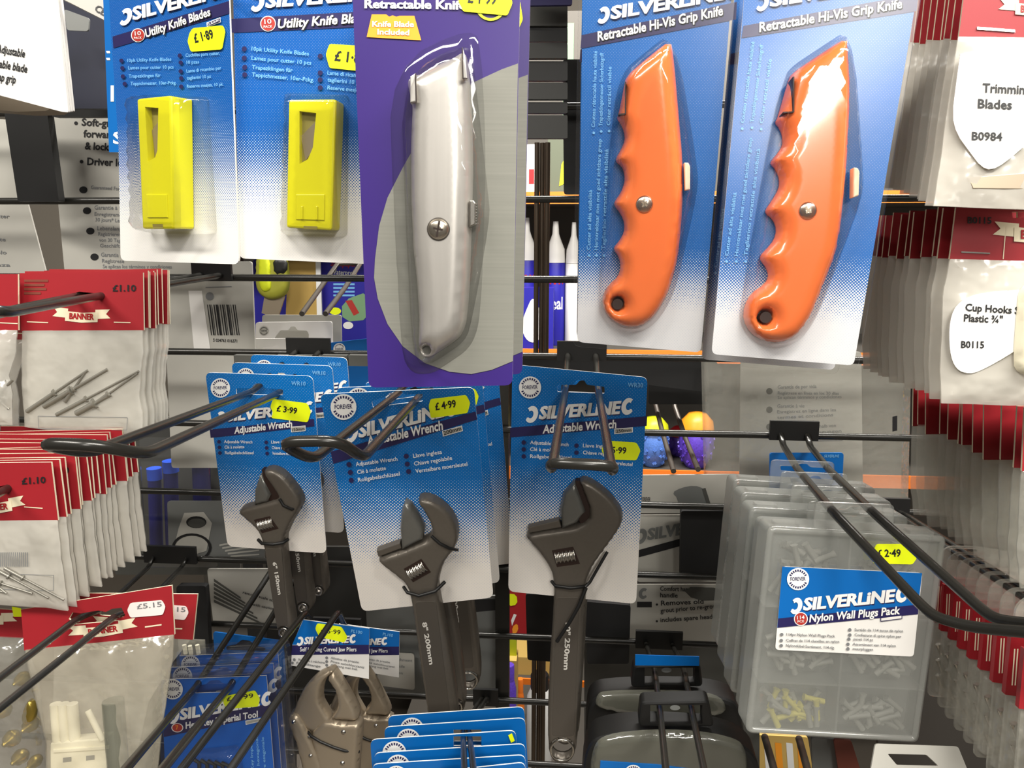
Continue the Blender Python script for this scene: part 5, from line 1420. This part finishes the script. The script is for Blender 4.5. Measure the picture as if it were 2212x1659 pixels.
t, fc = flat_pack('black_back_pack', 'black pack hanging right of the lower left door catch bags', 'card pack', [(385, 1262), (448, 1262), (456, 1405), (385, 1400)], .80 - .02, M_blackm, None, .004)
t = thing('white_peg_bag', 'small bag with cream pegs behind the hex key clamshells', 'bag', loc=P(412, 1404, .72))
for i, (x, y) in enumerate(((398, 1402), (410, 1404), (426, 1402))):
    mb = MB(); a = P(x, y - 9, .72) - P(412, 1404, .72); c = P(x + 3, y + 10, .72) - P(412, 1404, .72); mb.tube([a, c], .0022, M_cream_pl, 8); mb.build('peg', t)
mb = MB(); a = P(385, 1380, .725) - P(412, 1404, .72); c = P(450, 1480, .725) - P(412, 1404, .72); mb.box(((a + c) / 2), (c.x - a.x, .002, a.z - c.z), M_bagc); mb.build('clear_pouch', t)
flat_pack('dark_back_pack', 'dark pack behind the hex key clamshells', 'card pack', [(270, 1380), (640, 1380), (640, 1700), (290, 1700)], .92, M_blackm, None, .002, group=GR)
# centre lower: behind the wrenches
def dce2(mb, fc, b):
    words([('extra saw blades', 826, 1428, 886, 1432, 7), ('for old nails', 828, 1440, 880, 1444, 7), ('(18-14in)', 985, 1437, 1033, 1440, 8)], 7, M_grey_ink)(mb, fc, b)
    mb.flat(fc.ls([(940, 1296), (1072, 1294), (1072, 1318), (944, 1330)], b + .0004), b + .0004, M_ink)
flat_pack('grey_back_pack', 'grey pack back with a black band, behind the 200mm wrench handle', 'card pack', [(790, 1286), (1076, 1286), (1078, 1498), (800, 1500)], .84, M_greyp, dce2, .0015, group=GR)
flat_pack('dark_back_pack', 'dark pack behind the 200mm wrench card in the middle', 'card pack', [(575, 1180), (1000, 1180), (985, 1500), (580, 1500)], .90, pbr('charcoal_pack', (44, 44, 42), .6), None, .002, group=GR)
flat_pack('print_panel_pack', 'pale printed panel between the pliers card and the 200mm wrench handle', 'card pack', [(814, 1408), (895, 1412), (896, 1490), (816, 1480)], .828, M_greycard, words([('extra attachment', 820, 1424, 890, 1430, 6), ('cut old nails', 820, 1438, 874, 1443, 6), ('with caution', 820, 1452, 870, 1457, 6)], 6, M_grey_ink), .0006, group=GR)
# right of the large wrench
def dgrab(mb, fc, b):
    mb.flat(fc.ls(smooth([(1452, 1064), (1470, 1054), (1500, 1048), (1522, 1056), (1534, 1090), (1536, 1100), (1466, 1100), (1464, 1076)], 1), b + .0004), b + .0004, M_greyp)
    mb.flat(fc.ls([(1516, 1056), (1524, 1054), (1536, 1092), (1528, 1094)], b + .0006), b + .0006, M_dkgrey)
    mb.text(fc, 'FOREVER', 1385, 1082, 1405, 1083, 9, M_ink, 0, .0006, b)
flat_pack('white_back_pack', 'grey-white pack back with a photo of a tool, right of the largest wrench card', 'card pack', [(1376, 1026), (1592, 1024), (1592, 1108), (1376, 1108)], .835, M_greycard, dgrab, .001, group=GR)
def dsil(mb, fc, b):
    logo(mb, fc, 1398, 1166, 1560, 1140, 24, True, False, b, .0006, M_greyp, False)
    quad(mb, fc, [(1380, 1188), (1468, 1164), (1468, 1180), (1380, 1204)], M_ink, .0005, b)
flat_pack('grey_back_pack', 'grey pack with slanted logo and black band right of the largest wrench', 'card pack', [(1376, 1112), (1584, 1112), (1584, 1256), (1376, 1256)], .84, M_greycard, dsil, .001, group=GR)
flat_pack('black_tool_pack', 'black tool pack in front of the grey logo pack, right of the largest wrench', 'card pack', [(1470, 1100), (1572, 1100), (1580, 1140), (1556, 1246), (1468, 1244)], .815, M_blackm, None, .005, group=GR)
def dgrout(mb, fc, b):
    words([('Comfort handle', 1426, 1276, 1500, 1278, 10), ('handle', 1426, 1290, 1464, 1291, 10), ('Removes old', 1428, 1308, 1520, 1304, 11), ('grout prior to re-grouting', 1427, 1324, 1566, 1312, 10), ('includes spare heads', 1427, 1344, 1545, 1336, 10)], 10)(mb, fc, b)
    for x, y in ((1419, 1306), (1419, 1342)): mb.flat(fc.ls(circle((x, y), 2.5, 8), b + .0006), b + .0006, M_ink)
    quad(mb, fc, [(1376, 1300), (1408, 1300), (1408, 1312), (1376, 1312)], M_ink, .0005, b); spanner(mb, fc, 1390, 1282, 20, 24, M_greyp, False, .0006, 0, b)
    mb.flat(fc.ls(smooth([(1470, 1268), (1566, 1270), (1570, 1296), (1500, 1298)], 1), b + .0006), b + .0006, M_dkgrey)
flat_pack('grey_back_pack', 'grey pack back with bulleted print above the black tool cases', 'card pack', [(1340, 1262), (1578, 1262), (1574, 1386), (1340, 1386)], .84, M_greycard, dgrout, .001, group=GR)
flat_pack('black_tool_pack', 'tall black pack between the largest wrench handle and the grey printed pack', 'card pack', [(1264, 1296), (1362, 1304), (1358, 1430), (1268, 1430)], .81, M_blackm, None, .004, group=GR)
flat_pack('black_tool_pack', 'black pack just left of the largest wrench handle, against the bright aisle', 'card pack', [(1136, 1278), (1210, 1278), (1210, 1412), (1198, 1424), (1140, 1420)], .86, M_blackm, None, .006, group=GR)
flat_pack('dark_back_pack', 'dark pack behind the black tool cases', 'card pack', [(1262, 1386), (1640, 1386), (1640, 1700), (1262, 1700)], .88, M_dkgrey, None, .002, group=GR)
def dwin(mb, fc, b):
    rows = [('Garantía de por vida', 1680, 840, 1764, 838, 8), ('Regístrese en línea en los 30 días', 1680, 852, 1812, 853, 7), ('Se aplican términos y condiciones', 1680, 862, 1818, 860, 7), ('Garantie à vie', 1679, 881, 1738, 880, 8), ("Enregistrez en ligne dans les", 1679, 893, 1806, 888, 7), ('termes et conditions', 1679, 905, 1800, 899, 7), ('Lebenslange garantie', 1678, 917, 1763, 915, 8), ('Registrieren Sie innerhalb von', 1678, 929, 1806, 922, 7), ('Geschäftsbedingungen', 1678, 940, 1818, 934, 7)]
    words(rows, 7, M_grey_ink)(mb, fc, b)
    for y in (845, 885, 922): mb.flat(fc.ls(circle((1662, y), 7, 14), b + .0005), b + .0005, M_dkgrey)
    mb.flat(fc.ls([(1740, 950), (1820, 948), (1820, 952), (1740, 954)], b + .0005), b + .0005, M_grey_ink)
t, fc = flat_pack('window_pack', 'large clear pack with a pale printed insert, below the right orange knife', 'card pack', [(1600, 760), (1860, 760), (1864, 1120), (1596, 1120)], .86, M_greycard, dwin, .001, group=GR)
mb = MB(); mb.slab(fc.ls(rnd([(1518, 770), (1962, 770), (1954, 1140), (1526, 1140)], 10, 3)), .012, -.012, M_bagc, bev=.004, smoothside=True); mb.build('clear_shell', t, 'clear plastic shell')
mb = MB(); mb.slab(fc.ls([(1928, 900), (1938, 898), (1938, 930), (1928, 932)], .0125), -.0122, -.0126, M_ink); mb.build('code_print', t, 'tiny black code')
flat_pack('blue_label_pack', 'blue label card just under the grid wire behind the wall plug boxes', 'card pack', [(1662, 978), (1822, 978), (1818, 1060), (1662, 1060)], .785, M_blue, lambda mb, fc, b: mb.text(fc, 'SILVERLiNE', 1780, 988, 1812, 988, 6, M_ltblue, .2, .0005, b), .001)
M_plate = pbr('plate_dark', (50, 50, 48), .5)
# dark fittings between the purple and the orange packs
for i, (y0, y1, m) in enumerate([(14, 58, M_dkgrey), (60, 92, M_black), (94, 128, M_plate), (134, 176, M_black), (180, 216, M_plate), (222, 246, M_black), (250, 300, M_plate)]):
    flat_pack('hook_plate', 'dark hook plate, %s from the top in the gap beside the purple pack' % ('first', 'second', 'third', 'fourth', 'fifth', 'sixth', 'seventh')[i], 'bracket', [(1112, y0), (1226, y0), (1226, y1), (1112, y1)], .775 + .004 * (i % 2), m, None, .004, group='dark hook plates', r=3)
flat_pack('dark_back_pack', 'dark blue pack edge at the very top of the gap beside the purple pack', 'card pack', [(1110, -60), (1236, -60), (1236, 12), (1110, 14)], .74, pbr('indigo_pack', (40, 34, 90), .5), None, .002)
flat_pack('black_tool_pack', 'black pack hidden behind the left orange knife card, its edge in the gap', 'card pack', [(1216, 130), (1420, 130), (1420, 420), (1218, 420)], .80 + .03, M_blackm, None, .004)
t = thing('steel_post', 'twin steel post standing in the gap between the purple and orange packs', 'post', loc=Vector((P(1170, 560, 1.0).x, 1.0, 0)))
for i, dx in enumerate((-.0065, 0, .0065)):
    mb = MB(); mb.tube([(dx, .004 * (i % 2), 0), (dx, .004 * (i % 2), P(1170, 308, 1.0).z)], .0032, pbr('bronze_rod', (90, 78, 66), .35, .6), 10); mb.build('rod', t)
flat_pack('black_rail', 'black rail across the grid under the orange knife packs', 'bracket', [(1108, 770), (1540, 772), (1560, 800), (1560, 850), (1400, 830), (1108, 800)], .90, M_blackm, None, .004, r=2)
flat_pack('dark_back_pack', 'black pack beside the clear pack, below the orange knives', 'card pack', [(1400, 790), (1530, 790), (1530, 872), (1400, 872)], .98, M_blackm, None, .004)
def far_hook(label, pts, r=.003):
    o = P(*pts[0]); t = thing('far_side_hook', label, 'hook', loc=o, group='hooks on the far side')
    mb = MB(); mb.tube([P(*q) - o for q in pts], r, M_wire_g, 8); mb.build('wire_loop', t)
far_hook('grey wire hook loop on the far side, right of the largest wrench card', [(1455, 1018, .83), (1430, 930, .95), (1411, 852, 1.02), (1420, 810, 1.05), (1446, 808, 1.05), (1458, 880, 1.0), (1482, 950, .95), (1508, 1014, .83)])
far_hook('grey wire hook loop on the far side, left of the purple pack', [(652, 678, .84), (690, 625, .95), (729, 570, 1.05), (778, 570, 1.05), (745, 622, .95), (703, 678, .84)])

# ------------------------------------------------------------------ the next aisle, seen through the gaps
sh = thing('shelf_unit', 'steel shelf unit with orange price strips in the aisle behind the grid', 'shelf unit', loc=(0, 2.15, 0))
SH = []
for py in (418, 757, 1012, 1470):
    z = P(1200, py, 1.95).z; SH.append(z)
    mb = MB(); mb.box((.1, 0, z - .012), (2.6, .40, .024), M_shelf); mb.build('shelf', sh)
    hgt = (P(1200, py - 8, 1.95).z - P(1200, py + 18, 1.95).z)
    mb = MB(); mb.box((.1, -.203, z - hgt / 2 + .004), (2.6, .006, hgt), M_edge); mb.build('price_strip', sh, 'orange price strip')
mb = MB(); mb.box((.1, .215, 1.05), (2.6, .02, 2.1), M_shelf); mb.build('back_panel', sh)
for x in (-1.18, 1.38):
    mb = MB(); mb.box((x, .18, 1.05), (.04, .05, 2.1), M_shelf); mb.build('upright', sh)
def shelf_box(name, label, cat, x0, x1, ytop, shelf, m, deco=None, dep=.10, Y=1.97):
    a, c = P(x0, ytop, Y), P(x1, ytop, Y); z0 = SH[shelf] + .0005
    o = Vector(((a.x + c.x) / 2, Y + dep / 2, z0))
    t = thing(name, label, cat, loc=o)
    mb = MB(); h = a.z - z0
    if h < .02: h = .02
    mb.box((0, 0, h / 2), (c.x - a.x, dep, h), m); 
    mb.build('carton', t)
    if deco:
        mb = MB(); deco(mb, c.x - a.x, h, -dep / 2 - .0008); mb.build('front_print', t)
    return t
def bottle(label, xc, ytop, shelf, wpx, mbody, mcap, txt=None, Y=2.03, mlab=None):
    a = P(xc, ytop, Y); z0 = SH[shelf] + .0005; h = a.z - z0; r = wpx / 2 * Y / FPX
    t = thing('sealant_tube', label, 'tube', loc=Vector((a.x, Y + r, z0)), group='tubes in the next aisle')
    mb = MB(); mb.lathe([(r * .95, 0), (r, .004), (r, h * .66), (r * .96, h * .67)], (0, 0, 0), mbody, 20); mb.build('tube_body', t)
    mb = MB(); mb.lathe([(r * .97, h * .672), (r * .9, h * .78), (r * .5, h * .86), (r * .34, h * .90), (r * .26, h)], (0, 0, 0), mcap, 16); mb.build('cap', t)
    if txt:
        mb = MB(); V, F = text_mesh(txt); ww = r * 1.7; hh = h * .10
        def wrap(u, v):
            a_ = (u - .5) * ww / r; return (r * 1.01 * math.sin(a_), -r * 1.01 * math.cos(a_), h * .30 + v * hh)
        mb.add([wrap(*q) for q in V], F, M_pwhite)
        mb.add([(r * 1.008 * math.sin(b_), -r * 1.008 * math.cos(b_), h * (.50 + .06 * k)) for k in (0, 1) for b_ in (-.9, -.45, 0, .45, .9)], [(i, i + 1, i + 6, i + 5) for i in range(4)], M_pred)
        mb.build('label_print', t)
    return t
bottle('blue sealant tube with a white cap, left one in the gap beside the purple pack', 1136, 470, 1, 44, M_dkblue, M_white, 'Caulk')
bottle('blue sealant tube with a white cap, right one in the gap beside the orange pack', 1200, 478, 1, 44, M_dkblue, M_white, 'Seal')
bottle('white sealant tube at the right end of the gap beside the orange pack', 1240, 480, 1, 34, M_white, M_white)
def ddrop(mb, w_, h, y):
    p = [(0, h * .9), (w_ * .2, h * .6), (w_ * .3, h * .4), (w_ * .2, h * .18), (0, h * .1), (-w_ * .2, h * .18), (-w_ * .3, h * .4), (-w_ * .2, h * .6)]
    mb.flat(smooth(p, 2), -y, M_pwhite)
shelf_box('drop_box', 'blue box with a white drop, low in the gap beside the purple pack', 'box', 1108, 1196, 622, 1, M_dkblue, ddrop, .05, 1.955)
shelf_box('white_box', 'bright white box on the upper far shelf beside the steel post', 'box', 1120, 1158, 312, 0, M_pwhite, lambda mb, w_, h, y: mb.flat([(w_ * .1, h * .2), (w_ * .4, h * .2), (w_ * .4, h * .5), (w_ * .1, h * .5)], -y, M_pred))
shelf_box('green_pack', 'grey-green pack with a yellow top on the upper far shelf', 'box', 1184, 1230, 258, 0, pbr('olive_pack', (92, 98, 80), .5), lambda mb, w_, h, y: (mb.flat([(-w_ * .45, h * .82), (w_ * .45, h * .82), (w_ * .45, h * .97), (-w_ * .45, h * .97)], -y, M_lime), mb.flat([(w_ * .05, h * .1), (w_ * .4, h * .15), (w_ * .35, h * .5), (w_ * .15, h * .4)], -y, M_lime)))
shelf_box('green_box', 'small green and orange box high in the gap beside the orange pack', 'box', 1218, 1240, 50, 0, M_green, None, .06, 2.10)
# scourers
for i, (x, y, r, m, top) in enumerate([(1412, 940, 34, pbr('pale_blue_net', (90, 130, 210), .4, vary=.5, scale=240), M_lime), (1468, 950, 26, M_violet, M_pred), (1505, 935, 38, M_violet, M_porange)]):
    Y = (2.0, 2.10, 2.0)[i]; a = P(x, y, Y); rr = r * Y / FPX
    t = thing('mesh_ball_bag', ['pale blue net ball with a lime top right of the largest wrench card', 'small violet net ball between the blue and the larger violet ball', 'larger violet net ball with an orange top'][i], 'net ball', loc=Vector((a.x, Y, SH[2] + .001)), group='net balls')
    hh = max(.03, a.z + rr - SH[2])
    mb = MB(); pr = []
    for k in range(13):
        q = k / 12; pr.append((rr * max(.12, math.sin(math.pi * (.12 + .86 * q)) ** .6), hh * q))
    mb.lathe(pr, (0, 0, 0), m, 24)
    for k in range(90):
        al = random.random() * 2 * math.pi; q = random.random() * .8 + .08
        rad = rr * max(.12, math.sin(math.pi * (.12 + .86 * q)) ** .6)
        mb.box((rad * math.cos(al), rad * math.sin(al), hh * q), (.006, .006, .006), m, Matrix.Rotation(al, 3, 'Z') @ Matrix.Rotation(.7, 3, 'X'))
    mb.build('net', t)
    mb = MB(); mb.lathe([(rr * .98, hh * .74), (rr * .9, hh * .9), (rr * .5, hh * 1.05), (rr * .1, hh * 1.08)], (0, 0, 0), top, 20); mb.build('top_card', t)
# packs near the second blade pack
def dwp(mb, fc, b):
    mb.text(fc, 'Sandpaper', 714, 574, 770, 576, 12, M_pred, 0, .0008, b)
    mb.text(fc, 'Waterproof', 714, 592, 772, 595, 11, M_pwhite, 0, .0008, b)
    for i in range(4): mb.flat(fc.ls([(720, 612 + i * 8), (766, 612 + i * 8), (766, 616 + i * 8), (720, 616 + i * 8)], b + .0006), b + .0006, M_ltblue)
    mb.flat(fc.ls(smooth([(738, 650), (800, 628), (800, 690), (740, 696)], 1), b + .0006), b + .0006, M_green)
    mb.flat(fc.ls([(746, 650), (760, 648), (776, 676), (764, 682)], b + .0009), b + .0009, M_badge)
    mb.flat(fc.ls(circle((752, 703), 11, 16, 8), b + .0008), b + .0008, M_pwhite)
    mb.flat(fc.ls(circle((724, 672), 13, 12, 8), b + .0009), b + .0009, M_fluo)
flat_pack('blue_sheet_pack', 'blue pack reading Waterproof behind the wires left of the purple pack', 'card pack', [(694, 555), (830, 550), (836, 745), (700, 750)], 1.45, M_dkblue, dwp, .003, group='next aisle hanging packs')
flat_pack('tan_sheet_pack', 'tan pack beside the blue Waterproof pack, under the second blade pack', 'card pack', [(624, 548), (684, 545), (690, 760), (616, 760)], 1.44, M_tan, None, .004, group='next aisle hanging packs')
flat_pack('white_strip_pack', 'narrow white pack edge between the tan and blue packs', 'card pack', [(682, 548), (692, 548), (698, 750), (687, 750)], 1.43, M_pwhite, None, .002, group='next aisle hanging packs')
flat_pack('indigo_sheet_pack', 'indigo pack behind the lime and black handle under the second blade pack', 'card pack', [(548, 560), (640, 555), (640, 760), (550, 760)], 1.50, M_dkblue, None, .003, group='next aisle hanging packs')
fK = Face(590, 610, 1.38)
t = thing('scraper_tool', 'lime and black scraper handle hanging under the second blade pack', 'scraper', fK)
mb = MB(); mb.pillow(fK.ls(smooth([(556, 540), (618, 540), (628, 600), (624, 632), (606, 646), (580, 648), (558, 632), (552, 600)], 2)), 0, .014, .012, pbr('olive_grip', (150, 150, 50), .45), .006); mb.build('grip', t)
mb = MB(); mb.pillow(fK.ls(smooth([(560, 548), (584, 545), (588, 610), (586, 628), (568, 632), (558, 610)], 2), .012), .012, .006, .006, M_lime, .005); mb.build('grip_inlay', t, 'lime inlay')
mb = MB(); mb.pillow(fK.ls(smooth([(588, 556), (622, 560), (620, 590), (592, 596)], 1), .012), .0115, .004, .005, M_black, .005); mb.build('grip_pad', t, 'black rubber pad')
mb = MB(); mb.slab(fK.ls([(572, 640), (616, 640), (600, 690), (566, 676)]), .002, -.002, M_nickel); mb.build('scraper_blade', t)
# gap beside the upright, lower
def dchips(mb, fc, b):
    mb.flat(fc.ls(smooth([(1096, 1282), (1116, 1284), (1118, 1306), (1098, 1310)], 1), b + .0006), b + .0006, M_fluo)
    mb.flat(fc.ls([(1104, 1340), (1110, 1326), (1116, 1328), (1106, 1352)], b + .0006), b + .0006, M_pwhite)
    mb.flat(fc.ls(smooth([(1106, 1354), (1118, 1346), (1120, 1362), (1108, 1374)], 1), b + .0006), b + .0006, M_porange)
flat_pack('red_pack', 'red and yellow pack in the gap beside the lower upright', 'card pack', [(1086, 1270), (1140, 1270), (1138, 1378), (1086, 1380)], 1.61, M_pred, dchips, .004, group='next aisle hanging packs')
flat_pack('olive_pack', 'olive pack under the red one in the gap beside the lower upright', 'card pack', [(1086, 1379), (1116, 1379), (1116, 1424), (1086, 1424)], 1.61, M_lime, None, .004, group='next aisle hanging packs')
shelf_box('tan_box', 'tan carton on the low far shelf beside the lower upright', 'box', 1085, 1190, 1418, 3, M_tan, None, .12)
def jar(label, xc, yt, yb, wpx, Y, mbody, mcap):
    a, c = P(xc, yt, Y), P(xc, yb, Y); r = wpx / 2 * Y / FPX; h = a.z - c.z
    t = thing('white_bottle', label, 'bottle', loc=Vector((a.x, Y, c.z)))
    mb = MB(); mb.lathe([(r * .9, 0), (r, .006), (r, h * .8), (r * .7, h * .88)], (0, 0, 0), mbody, 24); mb.build('bottle_body', t)
    mb = MB(); mb.lathe([(r * .72, h * .86), (r * .72, h), (r * .66, h * 1.01)], (0, 0, 0), mcap, 20); mb.build('cap', t)
zl = P(1165, 1680, 1.5).z
a, c = P(1086, 1424, 1.59), P(1116, 1424, 1.59)
t = thing('display_block', 'tan block under the olive pack beside the lower upright', 'block', loc=Vector(((a.x + c.x) / 2, 1.61, zl)))
mb = MB(); mb.box((0, 0, (a.z - zl) / 2), (c.x - a.x, .05, a.z - zl), M_tan); mb.build('block', t)
o = P(650, 540, 1.45)
t = thing('hanging_rail', 'dark rail on a post that carries the next aisle packs behind the blade packs', 'rail', loc=Vector((o.x, 1.45, 0)))
mb = MB(); z1 = P(650, 553, 1.45).z; mb.box((0, 0, z1 + .034), (.34, .16, .05), M_blackm); mb.build('rail_bar', t)
mb = MB(); mb.box((-.155, .05, z1 / 2), (.03, .03, z1), M_blackm); mb.build('post', t)
sh2 = thing('low_shelf', 'low steel shelf behind the grid under the bright gap', 'shelf unit', loc=(0.1, 1.6, 0))
mb = MB(); mb.box((-.15, 0, zl - .012), (.7, .5, .024), M_shelf); mb.build('shelf', sh2)
mb = MB(); mb.box((-.15, .2, (zl - .024) / 2), (.6, .04, zl - .024), M_shelf); mb.build('support', sh2)
jar('white bottle with a black cap between the upright and the largest wrench handle', 1166, 1458, 1680, 60, 1.5, M_pwhite, M_black)
jar('violet bottle beside the upright near the leaning blue cards', 1100, 1438, 1680, 34, 1.55, M_violet, M_violet)
jar('orange tub in the bright gap left of the wrench handle', 1124, 1468, 1680, 20, 1.7, M_edge, M_edge)
# gap under the wall plug boxes
flat_pack('tan_print_pack', 'tan printed pack in the gap under the wall plug boxes', 'card pack', [(1634, 1585), (1744, 1590), (1760, 1700), (1634, 1700)], 1.1, M_tan, lambda mb, fc, b: [mb.flat(fc.ls([(1650 + i * 24, 1604), (1664 + i * 24, 1606), (1668 + i * 24, 1660), (1654 + i * 24, 1660)], b + .0006), b + .0006, M_porange if i % 2 else M_pwhite) for i in range(4)], .003)
far_hook('black hook prongs in the gap under the wall plug boxes', [(1652, 1592, .80), (1680, 1690, .70)], .004)
far_hook('second black prong in the gap under the wall plug boxes', [(1726, 1596, .80), (1752, 1690, .70)], .004)
flat_pack('grey_hang_pack', 'grey pack with a dark square hang hole at the bottom right', 'card pack', [(1890, 1606), (2068, 1612), (2112, 1720), (1870, 1720)], .50, M_greycard, None, .001, holes=[[(1916, 1628), (2000, 1630), (2026, 1654), (1936, 1652)]], pitch=-30)
flat_pack('red_edge_bag', 'bag with a slanted dark red header edge at the bottom right', 'bag', [(1800, 1596), (1838, 1598), (1870, 1700), (1816, 1700)], .60, M_dkred, None, .001)
flat_pack('grey_edge_bag', 'grey bag beside the dark red header edge under the wall plug boxes', 'bag', [(1752, 1592), (1806, 1596), (1822, 1700), (1756, 1700)], .61, M_greyp, None, .001)
flat_pack('dark_back_pack', 'dark pack at the lower right behind the red-banded clamshells', 'card pack', [(1880, 1340), (2230, 1340), (2240, 1700), (1900, 1700)], .74, pbr('dark_brown_pack', (52, 48, 44), .6), None, .003)  # card in one even dark brown
